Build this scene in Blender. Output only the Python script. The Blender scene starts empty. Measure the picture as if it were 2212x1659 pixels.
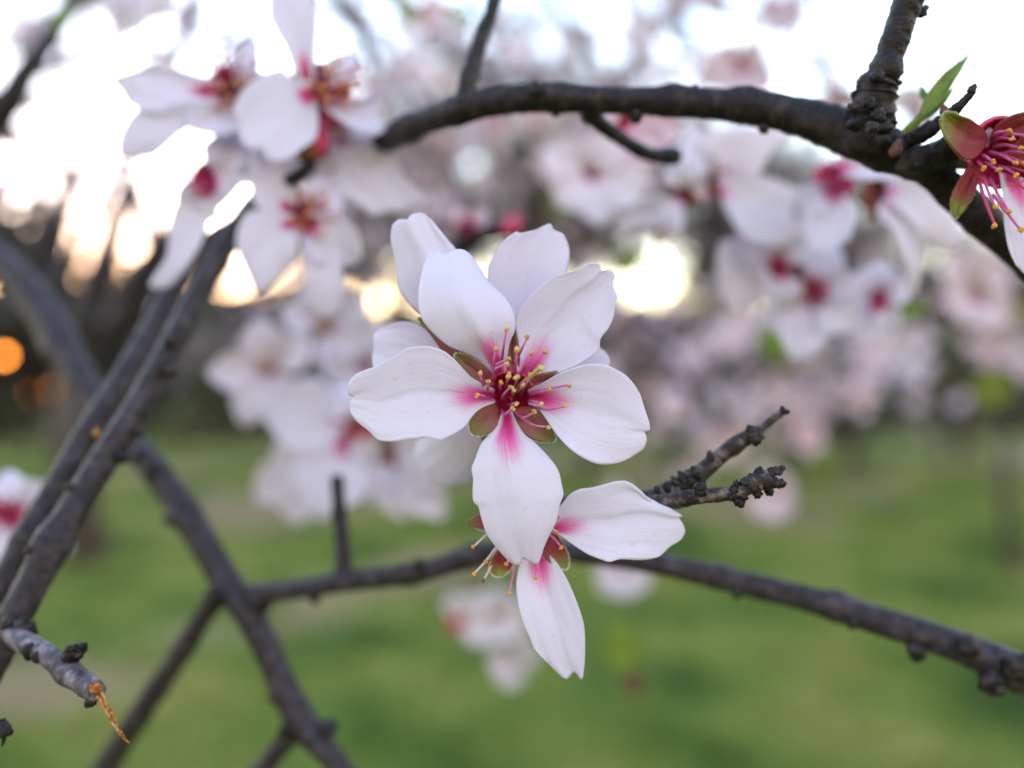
import bpy, bmesh, math, random
import numpy as np
from mathutils import Vector, Matrix, noise

# ------------------------------------------------------------------ camera, sky, sun, exposure
S = bpy.context.scene
COL = S.collection
CAMZ = 1.35
cam_data = bpy.data.cameras.new("camera")
cam = bpy.data.objects.new("camera", cam_data)
COL.objects.link(cam)
cam.location = (0, 0, CAMZ)
cam.rotation_euler = (math.pi / 2, 0, 0)
cam_data.sensor_width = 36
cam_data.lens = 27
cam_data.clip_start = 0.005
cam_data.clip_end = 2000
cam_data.dof.use_dof = True
cam_data.dof.focus_distance = 0.0955
cam_data.dof.aperture_fstop = 5.9
cam_data.dof.aperture_blades = 0
S.camera = cam

SUN_EL, SUN_AZ = math.radians(-0.6), math.radians(-27.0)      # azimuth from +Y, negative = towards -X
W = bpy.data.worlds.new("World")
S.world = W
W.use_nodes = True
nt = W.node_tree
nt.nodes.clear()
sky = nt.nodes.new("ShaderNodeTexSky")
sky.sky_type = 'NISHITA'
sky.sun_disc = False
sky.sun_elevation = SUN_EL
sky.sun_rotation = SUN_AZ
sky.air_density = 1.0
sky.dust_density = 0.8
sky.ozone_density = 1.3
bg = nt.nodes.new("ShaderNodeBackground")
bg.inputs[1].default_value = 0.15
wo = nt.nodes.new("ShaderNodeOutputWorld")
nt.links.new(sky.outputs[0], bg.inputs[0])
nt.links.new(bg.outputs[0], wo.inputs[0])

sun_data = bpy.data.lights.new("sun", 'SUN')
sun_data.energy = 0.05
sun_data.angle = math.radians(2.0)
sun_data.color = (1.0, 0.72, 0.45)
sun = bpy.data.objects.new("sun", sun_data)
COL.objects.link(sun)
sdir = Vector((math.sin(SUN_AZ) * math.cos(SUN_EL), math.cos(SUN_AZ) * math.cos(SUN_EL), math.sin(SUN_EL)))
sun.rotation_euler = sdir.to_track_quat('Z', 'Y').to_euler()
sun.location = (0, 0, 30)

S.view_settings.view_transform = 'Standard'
S.view_settings.look = 'None'
S.view_settings.gamma = 1.0
S.view_settings.exposure = 5.75
S.render.engine = 'CYCLES'
S.cycles.use_denoising = True
S.cycles.use_adaptive_sampling = False
S.cycles.max_bounces = 8
S.cycles.transmission_bounces = 6
S.cycles.sample_clamp_indirect = 20

# ------------------------------------------------------------------ helpers
F = 2212 * 27 / 36


def P(x, y, d):
    """A point seen at (x, y) of the 2212 x 1659 photograph, d metres in front of the lens."""
    return Vector(((x - 1106) / F * d, d, CAMZ - (y - 829.5) / F * d))


def px(r, d):
    return r * d / F


def mesh_obj(name, verts, faces, mats, parent=None, uvs=None, smooth=True, midx=None):
    me = bpy.data.meshes.new(name)
    me.from_pydata([tuple(v) for v in verts], [], faces)
    if not isinstance(mats, (list, tuple)):
        mats = [mats]
    for m in mats:
        me.materials.append(m)
    if uvs is not None:
        uvl = me.uv_layers.new(name="UVMap")
        li = np.empty(len(me.loops), dtype=np.int32)
        me.loops.foreach_get("vertex_index", li)
        uvl.data.foreach_set("uv", np.asarray(uvs, dtype=np.float32)[li].ravel())
    if midx is not None:
        me.polygons.foreach_set("material_index", np.asarray(midx, dtype=np.int32))
    if smooth:
        me.polygons.foreach_set("use_smooth", [True] * len(me.polygons))
    me.update()
    o = bpy.data.objects.new(name, me)
    COL.objects.link(o)
    if parent is not None:
        o.parent = parent
        if parent.type == 'EMPTY':
            o.matrix_parent_inverse = Matrix.Translation(-parent.location)
    return o


def tag(o, label=None, cat=None, group=None, kind=None):
    if label: o["label"] = label
    if cat: o["category"] = cat
    if group: o["group"] = group
    if kind: o["kind"] = kind
    return o


def empty(name, loc, label, cat, group=None):
    o = bpy.data.objects.new(name, None)
    o.empty_display_size = 0.005
    COL.objects.link(o)
    o.location = loc
    return tag(o, label, cat, group)


def crom(pts, n):
    """Catmull-Rom through pts (sequence of equal-length tuples), resampled to n points evenly by length."""
    p = np.asarray(pts, dtype=float)
    if len(p) < 2:
        return np.repeat(p, n, 0)
    q = np.vstack([2 * p[0] - p[1], p, 2 * p[-1] - p[-2]])
    out = []
    k = 12
    for i in range(1, len(q) - 2):
        a, b, c, d = q[i - 1], q[i], q[i + 1], q[i + 2]
        for t in np.linspace(0, 1, k, endpoint=False):
            out.append(0.5 * (2 * b + (c - a) * t + (2 * a - 5 * b + 4 * c - d) * t * t + (3 * b - a - 3 * c + d) * t ** 3))
    out.append(p[-1])
    out = np.array(out)
    s = np.concatenate([[0], np.cumsum(np.linalg.norm(np.diff(out[:, :2 if p.shape[1] < 3 else 3], axis=0), axis=1))])
    if s[-1] <= 0:
        return np.repeat(p[:1], n, 0)
    t = np.linspace(0, s[-1], n)
    return np.stack([np.interp(t, s, out[:, j]) for j in range(out.shape[1])], 1)


def nz(x, y, z=0.0):
    return noise.noise(Vector((x, y, z)))


# ------------------------------------------------------------------ materials
def new_mat(name):
    m = bpy.data.materials.new(name)
    m.use_nodes = True
    t = m.node_tree
    t.nodes.clear()
    out = t.nodes.new("ShaderNodeOutputMaterial")
    return m, t, out


def N(t, typ, **kw):
    n = t.nodes.new(typ)
    for k, v in kw.items():
        setattr(n, k, v)
    return n


def math_node(t, op, a, b=None, c=None, clamp=False):
    n = t.nodes.new("ShaderNodeMath")
    n.operation = op
    n.use_clamp = clamp
    for i, v in enumerate((a, b, c)):
        if v is None:
            continue
        if isinstance(v, (int, float)):
            n.inputs[i].default_value = v
        else:
            t.links.new(v, n.inputs[i])
    return n.outputs[0]


def ramp(t, fac, stops):
    r = t.nodes.new("ShaderNodeValToRGB")
    el = r.color_ramp.elements
    while len(el) < len(stops):
        el.new(0.5)
    for e, (p, c) in zip(el, stops):
        e.position = p
        e.color = (*c, 1)
    t.links.new(fac, r.inputs[0])
    return r.outputs[0]


def mixc(t, fac, a, b):
    m = t.nodes.new("ShaderNodeMix")
    m.data_type = 'RGBA'
    for sock, v in ((0, fac), (6, a), (7, b)):
        if isinstance(v, (int, float)):
            m.inputs[sock].default_value = v
        elif isinstance(v, tuple):
            m.inputs[sock].default_value = (*v, 1)
        else:
            t.links.new(v, m.inputs[sock])
    return m.outputs[2]


def petal_material(name, extent=0.46, deep=0.11, white=(0.735, 0.71, 0.83), pink=(0.74, 0.11, 0.40), core=(0.50, 0.015, 0.12), trans=0.38, wide=4.6):
    """White petal, magenta at its base: U runs base to tip, V across."""
    m, t, out = new_mat(name)
    uv = N(t, "ShaderNodeUVMap")
    sep = N(t, "ShaderNodeSeparateXYZ")
    t.links.new(uv.outputs[0], sep.inputs[0])
    u, v = sep.outputs[0], sep.outputs[1]
    obj = N(t, "ShaderNodeTexCoord").outputs['Object']
    vc = math_node(t, 'SUBTRACT', v, 0.5)
    v2 = math_node(t, 'MULTIPLY', vc, vc)
    # streaks along the petal
    comb = N(t, "ShaderNodeCombineXYZ")
    t.links.new(math_node(t, 'MULTIPLY', u, 3.0), comb.inputs[0])
    t.links.new(math_node(t, 'MULTIPLY', v, 26.0), comb.inputs[1])
    st = N(t, "ShaderNodeTexNoise")
    st.inputs['Scale'].default_value = 1.0
    st.inputs['Detail'].default_value = 3
    t.links.new(comb.outputs[0], st.inputs['Vector'])
    stv = math_node(t, 'SUBTRACT', st.outputs[0], 0.5)
    # distance measure from base
    r = math_node(t, 'ADD', u, math_node(t, 'MULTIPLY', v2, wide * 0.5))
    r = math_node(t, 'SUBTRACT', r, math_node(t, 'MULTIPLY', stv, 0.26))
    rnd_ = N(t, "ShaderNodeObjectInfo").outputs['Random']
    r = math_node(t, 'ADD', r, math_node(t, 'MULTIPLY', math_node(t, 'SUBTRACT', rnd_, 0.5), 0.10))
    mask = N(t, "ShaderNodeMapRange", interpolation_type='SMOOTHERSTEP')
    t.links.new(r, mask.inputs[0])
    mask.inputs[1].default_value = extent
    mask.inputs[2].default_value = deep * 0.8
    mask2 = N(t, "ShaderNodeMapRange", interpolation_type='SMOOTHSTEP')
    t.links.new(r, mask2.inputs[0])
    mask2.inputs[1].default_value = deep * 1.7
    mask2.inputs[2].default_value = 0.0
    big = N(t, "ShaderNodeTexNoise")
    big.inputs['Scale'].default_value = 260.0
    big.inputs['Detail'].default_value = 4
    t.links.new(obj, big.inputs['Vector'])
    base = mixc(t, math_node(t, 'MULTIPLY', big.outputs[0], 0.55), white, (white[0] * 0.93, white[1] * 0.87, white[2] * 0.92))
    vein = math_node(t, 'MULTIPLY', math_node(t, 'POWER', math_node(t, 'ABSOLUTE', math_node(t, 'SUBTRACT', math_node(t, 'ABSOLUTE', stv), 0.0)), 0.5), 0.16)
    base = mixc(t, vein, base, (white[0] * 0.86, white[1] * 0.76, white[2] * 0.84))
    c = mixc(t, mask.outputs[0], base, pink)
    c = mixc(t, mask2.outputs[0], c, core)
    # a few tiny tan spots
    sp = N(t, "ShaderNodeTexNoise")
    sp.inputs['Scale'].default_value = 900.0
    sp.inputs['Detail'].default_value = 1
    t.links.new(obj, sp.inputs['Vector'])
    spm = N(t, "ShaderNodeMapRange")
    t.links.new(sp.outputs[0], spm.inputs[0])
    spm.inputs[1].default_value = 0.71
    spm.inputs[2].default_value = 0.78
    c = mixc(t, math_node(t, 'MULTIPLY', spm.outputs[0], 0.25), c, (0.55, 0.42, 0.33))
    # relief: long veins and crepe
    bh = math_node(t, 'ADD', math_node(t, 'MULTIPLY', st.outputs[0], 0.36), math_node(t, 'MULTIPLY', big.outputs[0], 0.5))
    fine = N(t, "ShaderNodeTexNoise")
    fine.inputs['Scale'].default_value = 2400.0
    fine.inputs['Detail'].default_value = 2
    t.links.new(obj, fine.inputs['Vector'])
    bh = math_node(t, 'ADD', bh, math_node(t, 'MULTIPLY', fine.outputs[0], 0.22))
    bump = N(t, "ShaderNodeBump")
    bump.inputs['Strength'].default_value = 0.35
    bump.inputs['Distance'].default_value = 0.0004
    t.links.new(bh, bump.inputs['Height'])
    p = N(t, "ShaderNodeBsdfPrincipled")
    p.inputs['Roughness'].default_value = 0.48
    p.inputs['Specular IOR Level'].default_value = 0.28
    t.links.new(c, p.inputs['Base Color'])
    t.links.new(bump.outputs[0], p.inputs['Normal'])
    tr = N(t, "ShaderNodeBsdfTranslucent")
    t.links.new(c, tr.inputs[0])
    t.links.new(bump.outputs[0], tr.inputs['Normal'])
    mx = N(t, "ShaderNodeMixShader")
    mx.inputs[0].default_value = trans
    t.links.new(p.outputs[0], mx.inputs[1])
    t.links.new(tr.outputs[0], mx.inputs[2])
    t.links.new(mx.outputs[0], out.inputs[0])
    return m


def sepal_material(name, stops, rough=0.6):
    m, t, out = new_mat(name)
    uv = N(t, "ShaderNodeUVMap")
    sep = N(t, "ShaderNodeSeparateXYZ")
    t.links.new(uv.outputs[0], sep.inputs[0])
    obj = N(t, "ShaderNodeTexCoord").outputs['Object']
    no = N(t, "ShaderNodeTexNoise")
    no.inputs['Scale'].default_value = 700
    no.inputs['Detail'].default_value = 5
    t.links.new(obj, no.inputs['Vector'])
    f = math_node(t, 'ADD', sep.outputs[0], math_node(t, 'MULTIPLY', math_node(t, 'SUBTRACT', no.outputs[0], 0.5), 0.55))
    c = ramp(t, f, stops)
    no2 = N(t, "ShaderNodeTexNoise")
    no2.inputs['Scale'].default_value = 3500
    t.links.new(obj, no2.inputs['Vector'])
    c = mixc(t, math_node(t, 'MULTIPLY', no2.outputs[0], 0.08), c, (0.34, 0.28, 0.24))
    p = N(t, "ShaderNodeBsdfPrincipled")
    p.inputs['Roughness'].default_value = rough
    p.inputs['Specular IOR Level'].default_value = 0.3
    t.links.new(c, p.inputs['Base Color'])
    b = N(t, "ShaderNodeBump")
    b.inputs['Strength'].default_value = 0.5
    b.inputs['Distance'].default_value = 0.0002
    t.links.new(no2.outputs[0], b.inputs['Height'])
    t.links.new(b.outputs[0], p.inputs['Normal'])
    t.links.new(p.outputs[0], out.inputs[0])
    return m


def noise_material(name, stops, scale, rough=0.7, detail=5, bump=0.0, bdist=0.001, trans=0.0, spec=0.3, coord='Object'):
    m, t, out = new_mat(name)
    obj = N(t, "ShaderNodeTexCoord").outputs[coord]
    no = N(t, "ShaderNodeTexNoise")
    no.inputs['Scale'].default_value = scale
    no.inputs['Detail'].default_value = detail
    t.links.new(obj, no.inputs['Vector'])
    c = ramp(t, no.outputs[0], stops)
    p = N(t, "ShaderNodeBsdfPrincipled")
    p.inputs['Roughness'].default_value = rough
    p.inputs['Specular IOR Level'].default_value = spec
    t.links.new(c, p.inputs['Base Color'])
    if bump:
        b = N(t, "ShaderNodeBump")
        b.inputs['Strength'].default_value = bump
        b.inputs['Distance'].default_value = bdist
        t.links.new(no.outputs[0], b.inputs['Height'])
        t.links.new(b.outputs[0], p.inputs['Normal'])
    if trans:
        tr = N(t, "ShaderNodeBsdfTranslucent")
        t.links.new(c, tr.inputs[0])
        mx = N(t, "ShaderNodeMixShader")
        mx.inputs[0].default_value = trans
        t.links.new(p.outputs[0], mx.inputs[1])
        t.links.new(tr.outputs[0], mx.inputs[2])
        t.links.new(mx.outputs[0], out.inputs[0])
    else:
        t.links.new(p.outputs[0], out.inputs[0])
    return m


def bark_material(name, dark, mid, light, scale=1.0):
    m, t, out = new_mat(name)
    obj = N(t, "ShaderNodeTexCoord").outputs['Object']
    uv = N(t, "ShaderNodeUVMap")
    mp = N(t, "ShaderNodeMapping")
    mp.inputs['Scale'].default_value = (120 * scale, 5, 1)      # fine rings round the twig
    t.links.new(uv.outputs[0], mp.inputs[0])
    ring = N(t, "ShaderNodeTexNoise")
    ring.inputs['Scale'].default_value = 1.0
    ring.inputs['Detail'].default_value = 4
    t.links.new(mp.outputs[0], ring.inputs['Vector'])
    big = N(t, "ShaderNodeTexNoise")
    big.inputs['Scale'].default_value = 420 * scale
    big.inputs['Detail'].default_value = 6
    t.links.new(obj, big.inputs['Vector'])
    fine = N(t, "ShaderNodeTexNoise")
    fine.inputs['Scale'].default_value = 2600 * scale
    fine.inputs['Detail'].default_value = 4
    t.links.new(obj, fine.inputs['Vector'])
    h = math_node(t, 'ADD', math_node(t, 'MULTIPLY', ring.outputs[0], 0.35), math_node(t, 'MULTIPLY', big.outputs[0], 0.65))
    c = ramp(t, h, [(0.36, dark), (0.50, mid), (0.64, light)])
    vor = N(t, "ShaderNodeTexVoronoi")
    vor.inputs['Scale'].default_value = 1000 * scale
    t.links.new(obj, vor.inputs['Vector'])
    lm = N(t, "ShaderNodeMapRange")
    t.links.new(vor.outputs['Distance'], lm.inputs[0])
    lm.inputs[1].default_value = 0.16
    lm.inputs[2].default_value = 0.10
    c = mixc(t, math_node(t, 'MULTIPLY', lm.outputs[0], 0.35), c, (0.16, 0.13, 0.12))
    p = N(t, "ShaderNodeBsdfPrincipled")
    p.inputs['Roughness'].default_value = 0.55
    p.inputs['Specular IOR Level'].default_value = 0.25
    t.links.new(c, p.inputs['Base Color'])
    b = N(t, "ShaderNodeBump")
    b.inputs['Strength'].default_value = 0.6
    b.inputs['Distance'].default_value = 0.0004 / scale
    t.links.new(math_node(t, 'ADD', h, math_node(t, 'MULTIPLY', fine.outputs[0], 0.5)), b.inputs['Height'])
    t.links.new(b.outputs[0], p.inputs['Normal'])
    t.links.new(p.outputs[0], out.inputs[0])
    return m


M_PETAL = petal_material("petal_white_pink_base")
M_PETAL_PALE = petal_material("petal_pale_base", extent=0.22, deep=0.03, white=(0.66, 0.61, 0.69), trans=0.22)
M_PETAL_REAR = petal_material("petal_white_clear", extent=0.22, deep=0.03)
M_PETAL_RED = petal_material("petal_red_base", extent=0.34, deep=0.18, core=(0.45, 0.01, 0.07))
M_PETAL_PINK = petal_material("petal_pinkish", extent=0.6, deep=0.10, white=(0.72, 0.56, 0.64), pink=(0.78, 0.36, 0.52), core=(0.62, 0.10, 0.16))
M_PETAL_FAR = petal_material("petal_far", extent=0.30, deep=0.08, white=(0.60, 0.49, 0.55), pink=(0.52, 0.17, 0.28), trans=0.16)  # pinker far petals, their white darkened for the shade between blossoms
M_SEPAL = sepal_material("sepal_red_to_olive", [(0.0, (0.22, 0.010, 0.03)), (0.30, (0.24, 0.06, 0.055)), (0.62, (0.20, 0.085, 0.06)), (0.86, (0.16, 0.12, 0.035)), (1.0, (0.13, 0.14, 0.022))])
M_SEPAL_GREEN = sepal_material("sepal_green_tip", [(0.0, (0.20, 0.004, 0.018)), (0.50, (0.16, 0.007, 0.013)), (0.68, (0.15, 0.055, 0.010)), (0.88, (0.13, 0.15, 0.016)), (1.0, (0.16, 0.19, 0.025))])
M_CUP = noise_material("calyx_crimson", [(0.3, (0.34, 0.008, 0.04)), (0.7, (0.62, 0.022, 0.12))], 900, rough=0.35, bump=0.3, bdist=0.0003, spec=0.5)
M_CUP_BROWN = noise_material("calyx_brown", [(0.3, (0.17, 0.05, 0.025)), (0.7, (0.30, 0.12, 0.06))], 700, rough=0.6)
M_CUP_TAN = noise_material("flower_centre_tan", [(0.3, (0.36, 0.23, 0.12)), (0.7, (0.5, 0.36, 0.2))], 700, rough=0.6)
M_FILAMENT = noise_material("filament_magenta", [(0.3, (0.55, 0.10, 0.32)), (0.7, (0.68, 0.22, 0.46))], 900, rough=0.35, trans=0.25)
M_FILAMENT_PALE = noise_material("filament_pale", [(0.3, (0.62, 0.42, 0.46)), (0.7, (0.72, 0.58, 0.56))], 900, rough=0.4, trans=0.25)
M_FILAMENT_RED = noise_material("filament_red", [(0.3, (0.50, 0.03, 0.13)), (0.7, (0.62, 0.10, 0.25))], 900, rough=0.35, trans=0.2)
M_ANTHER = noise_material("anther_ochre", [(0.25, (0.28, 0.12, 0.035)), (0.5, (0.50, 0.29, 0.10)), (0.75, (0.68, 0.51, 0.28))], 2600, rough=0.75, bump=0.9, bdist=0.0002, detail=3)
M_ANTHER_ORANGE = noise_material("anther_orange", [(0.25, (0.42, 0.15, 0.02)), (0.7, (0.66, 0.32, 0.06))], 2600, rough=0.7, bump=0.7, bdist=0.0002)
M_ANTHER_DARK = noise_material("anther_withered", [(0.3, (0.07, 0.04, 0.02)), (0.7, (0.20, 0.11, 0.05))], 2600, rough=0.8)
M_PISTIL = noise_material("pistil_yellow", [(0.3, (0.42, 0.32, 0.09)), (0.7, (0.58, 0.46, 0.18))], 1200, rough=0.5, trans=0.15)
M_FUZZ = noise_material("sepal_hair", [(0.3, (0.55, 0.52, 0.42)), (0.7, (0.75, 0.72, 0.62))], 2000, rough=0.8, trans=0.3)
M_LEAF = noise_material("young_leaf", [(0.3, (0.10, 0.17, 0.015)), (0.7, (0.22, 0.30, 0.04))], 300, rough=0.5, trans=0.35)
M_STEM = noise_material("pedicel_green_brown", [(0.3, (0.10, 0.06, 0.03)), (0.7, (0.16, 0.12, 0.05))], 600, rough=0.6)
M_BARK = bark_material("bark_purple_grey", (0.009, 0.007, 0.009), (0.025, 0.019, 0.024), (0.058, 0.046, 0.056))
M_BARK_DARK = bark_material("bark_dark_brown", (0.003, 0.0022, 0.003), (0.0095, 0.0065, 0.008), (0.040, 0.028, 0.030))
M_BARK_TWIG = bark_material("bark_fine_twig", (0.005, 0.0035, 0.004), (0.026, 0.017, 0.016), (0.15, 0.115, 0.11), 1.4)
M_BARK_LIGHT = bark_material("bark_silvery", (0.018, 0.014, 0.018), (0.075, 0.063, 0.078), (0.22, 0.195, 0.225), 1.2)
M_BARK_BLACK = bark_material("bark_spur_black", (0.003, 0.0025, 0.003), (0.007, 0.0055, 0.006), (0.040, 0.032, 0.034), 1.6)
M_BARK_FAR = bark_material("bark_far", (0.02, 0.016, 0.014), (0.05, 0.04, 0.035), (0.10, 0.08, 0.07), 0.05)
M_BUD = noise_material("winter_bud", [(0.3, (0.05, 0.022, 0.016)), (0.7, (0.15, 0.075, 0.06))], 900, rough=0.6)
M_SPLINTER = noise_material("torn_wood_orange", [(0.3, (0.09, 0.025, 0.005)), (0.5, (0.27, 0.095, 0.014)), (0.70, (0.40, 0.19, 0.055))], 1400, rough=0.7, bump=0.6, bdist=0.0003)

# ------------------------------------------------------------------ shape builders


def coons(outline, a, b, nu, nv):
    """Grid over a closed outline that starts at the petal's base: chain 0..a one side, a..b tip, b..0 other side."""
    pts = [tuple(map(float, p)) for p in outline]
    L = crom(pts[:a + 1], nu + 1)
    T = crom(pts[a:b + 1], nv + 1)
    R = crom(pts[:b - 1:-1], nu + 1)
    k = np.linspace(0, 1, nv + 1)[:, None]
    B = (1 - k) * np.array(pts[0])[None] + k * np.array(pts[-1])[None]
    u = np.linspace(0, 1, nu + 1)[:, None, None]
    v = np.linspace(0, 1, nv + 1)[None, :, None]
    G = (1 - v) * L[:, None, :] + v * R[:, None, :] + (1 - u) * B[None] + u * T[None]
    G -= (1 - u) * (1 - v) * np.array(pts[0]) + (1 - u) * v * np.array(pts[-1]) + u * (1 - v) * T[0] + u * v * T[-1]
    return G


def grid_faces(nu, nv):
    return [(i * (nv + 1) + j, i * (nv + 1) + j + 1, (i + 1) * (nv + 1) + j + 1, (i + 1) * (nv + 1) + j) for i in range(nu) for j in range(nv)]


def sheet(name, parent, outline, a, b, d0, dep, mat, cup=0.0, ridge=0.0, wave=0.25, nu=40, nv=30, thick=0.00008, seed=0, skew=0.0, curl=0.0):
    """A petal or sepal: outline in photo pixels; depth in mm behind (+) or before (-) d0 at base, middle and tip."""
    G = coons(outline, a, b, nu, nv)
    verts, uvs = [], []
    for i in range(nu + 1):
        u = i / nu
        q = (1 - u) * (1 - 2 * u) * dep[0] + 4 * u * (1 - u) * dep[1] + u * (2 * u - 1) * dep[2]
        for j in range(nv + 1):
            v = j / nv
            w = 2 * v - 1
            z = q + cup * w * w * math.sin(math.pi * min(1, 0.08 + 0.75 * u)) + skew * w * u - ridge * math.exp(-(w / 0.22) ** 2) * math.sin(math.pi * min(1.0, u * 0.92 + 0.03))
            z += wave * (nz(u * 2.3 + seed * 7.1, v * 2.6, seed) + 0.5 * nz(u * 3 + seed, v * 8, seed + 3.3)) * u
            z += curl * max(0, abs(w) - 0.6) ** 2 * 6 * u
            z += wave * 0.30 * nz(u * 9 + seed, (1 if w > 0 else -1) * 3.0, seed * 0.7) * abs(w) ** 4 * u
            z += wave * 0.16 * nz(u * 2.5, v * 15 + seed, 4.4) * math.sin(math.pi * min(1, u)) + wave * 0.10 * math.exp(-(w / 0.05) ** 2) * (1 - u)
            verts.append(P(G[i, j, 0], G[i, j, 1], d0 + z * 0.001))
            uvs.append((u, v))
    o = mesh_obj(name, verts, grid_faces(nu, nv), mat, parent, uvs)
    if thick:
        s = o.modifiers.new("thickness", 'SOLIDIFY')
        s.thickness = thick
        s.offset = 0
    return o


def obovate(base, tip, w, notch=0.06, seed=0, bend=0.0, shape=0.62, n=9):
    """Outline of a petal from its base and tip pixels and its full width."""
    rnd = random.Random(seed * 31 + 7)
    bx, by = base
    dx, dy = tip[0] - bx, tip[1] - by
    L = math.hypot(dx, dy) or 1
    ex, ey = dx / L, dy / L
    fx, fy = -ey, ex

    def pt(s, t):
        k = bend * L * s * s
        return (bx + ex * L * s + fx * (t + k), by + ey * L * s + fy * (t + k))

    def prof(s):
        return math.sin(math.pi * s ** (shape + 0.35)) ** 0.8 * w / 2

    left, right = [], []
    peak = 0.88
    for i in range(1, n):
        s = peak * i / (n - 1)
        left.append(pt(s, prof(s) * (1 + 0.06 * rnd.uniform(-1, 1))))
        right.append(pt(s, -prof(s) * (1 + 0.06 * rnd.uniform(-1, 1))))
    pw = prof(peak)
    T = [pt(0.955, pw * 0.66), pt(1.0, pw * 0.30), pt(1.0 - notch, rnd.uniform(-0.1, 0.1) * pw), pt(1.01, -pw * 0.26), pt(0.955, -pw * 0.62)]
    out = [pt(0, w * .09)] + left + T + right[::-1] + [pt(0, -w * .09)]
    return out, len(left), len(left) + len(T) + 1


def tube(name, path, mat, parent=None, seg=14, step=5.0, rough=0.08, nodes=0, seed=0, cap=True, freq=2.2, tipround=True):
    """A twig: path of (x, y, d, r) in photo pixels, depth in metres."""
    W_ = [(*P(x, y, d), px(r, d)) for x, y, d, r in path]
    plen = sum(math.hypot(path[i + 1][0] - path[i][0], path[i + 1][1] - path[i][1]) for i in range(len(path) - 1))
    n = max(6, int(plen / step))
    return tube_w(name, W_, mat, parent, seg, n, rough, nodes, seed, freq)


def tube_geo(W_, seg, n, rough, nodes=0, seed=0, freq=2.2):
    C = crom(W_, n + 1)
    rr = np.maximum(C[:, 3], 1e-6)
    pos = [Vector(c[:3]) for c in C]
    verts, uvs, faces = [], [], []
    tan = (pos[1] - pos[0]).normalized()
    up = tan.orthogonal().normalized()
    rnd = random.Random(seed)
    npos = [(rnd.uniform(0.03, 0.97), rnd.uniform(0, 6.28), rnd.uniform(0.5, 1.0)) for _ in range(nodes)]
    s = 0.0
    length = sum((pos[i + 1] - pos[i]).length for i in range(n))
    rmean = float(rr.mean())
    for i in range(n + 1):
        t2 = (pos[min(i + 1, n)] - pos[max(i - 1, 0)]).normalized()
        q = tan.rotation_difference(t2)
        up = (q @ up).normalized()
        tan = t2
        side = tan.cross(up)
        if i:
            s += (pos[i] - pos[i - 1]).length
        for j in range(seg):
            a = 2 * math.pi * j / seg
            dirv = up * math.cos(a) + side * math.sin(a)
            r = rr[i]
            f = 1 + rough * (noise.noise((pos[i] + dirv * r) * (freq / rmean) + Vector((seed * 3.7, 0, 0))) + 0.6 * noise.noise((pos[i] + dirv * r) * (3 * freq / rmean)))
            f += rough * 0.7 * noise.noise(Vector((s / rmean * 1.4, seed * 1.3, 0)))
            for (p_, a_, k_) in npos:
                dd = (s / length - p_) * length / (rmean * 1.2)
                if abs(dd) < 3:
                    ang = math.cos(a - a_)
                    f += k_ * 0.28 * math.exp(-dd * dd * 2) * (0.45 + 0.75 * max(0, ang) ** 2)
            verts.append(pos[i] + dirv * r * f)
            uvs.append((s * 100 / 10, j / seg))
    for i in range(n):
        for j in range(seg):
            k = (j + 1) % seg
            faces.append((i * seg + j, i * seg + k, (i + 1) * seg + k, (i + 1) * seg + j))
    for end, sgn in ((0, -1), (n, 1)):
        t_ = (pos[1] - pos[0]).normalized() if end == 0 else (pos[n] - pos[n - 1]).normalized()
        verts.append(pos[end] + t_ * sgn * rr[end] * 0.55)
        uvs.append((s * 10, 0.5))
        c = len(verts) - 1
        for j in range(seg):
            k = (j + 1) % seg
            faces.append((c, end * seg + k, end * seg + j) if end == 0 else (c, end * seg + j, end * seg + k))
    return verts, faces, uvs


def tube_w(name, W_, mat, parent=None, seg=14, n=30, rough=0.08, nodes=0, seed=0, freq=2.2):
    v, f, uv = tube_geo(W_, seg, n, rough, nodes, seed, freq)
    return mesh_obj(name, v, f, mat, parent, uv)


_ico = {}


def ico(sub):
    if sub not in _ico:
        bm = bmesh.new()
        bmesh.ops.create_icosphere(bm, subdivisions=sub, radius=1)
        _ico[sub] = ([v.co.copy() for v in bm.verts], [tuple(v.index for v in f.verts) for f in bm.faces])
        bm.free()
    return _ico[sub]


def lump_geo(c, axis, length, rad, sub=3, rough=0.25, freq=1.4, seed=0, scales=0):
    """An uneven ovoid bud or spur along axis; scales > 0 steps it like overlapping bud scales."""
    V, Fc = ico(sub)
    axis = axis.normalized()
    x = axis.orthogonal().normalized()
    y = axis.cross(x)
    out = []
    for v in V:
        f = 1 + rough * (noise.noise(v * freq + Vector((seed * 5.1, seed, 0))) + 0.5 * noise.noise(v * freq * 2.7 + Vector((seed, 9, 0))))
        taper = 1.0
        if scales:
            z = (v.z + 1) / 2
            taper = 1 - 0.35 * z + 0.24 * ((z * scales + 0.08 * math.sin(3 * math.atan2(v.y, v.x) + seed)) % 1.0 - 0.5)
        out.append(c + (x * v.x + y * v.y) * rad * f * taper + axis * v.z * length * f)
    return out, Fc


def lump(name, parent, c, axis, length, rad, mat, **kw):
    v, f = lump_geo(c, axis, length, rad, **kw)
    return mesh_obj(name, v, f, mat, parent, [(0.5, 0.5)] * len(v))


def bud(parent, x, y, d, r, tip, mat=None, scales=4, seed=0, long=1.4, name="bud", sub=3, rough=0.25):
    """A bud or spur knob on a twig: centre pixel, radius in pixels, tip = direction in pixels (x, y) with y down."""
    ax = Vector((tip[0], tip[2] if len(tip) > 2 else 0, -tip[1]))
    return lump(name, parent, P(x, y, d), ax, px(r * long, d), px(r, d), mat or M_BARK_BLACK, sub=sub, rough=rough, seed=seed, scales=scales)


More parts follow.
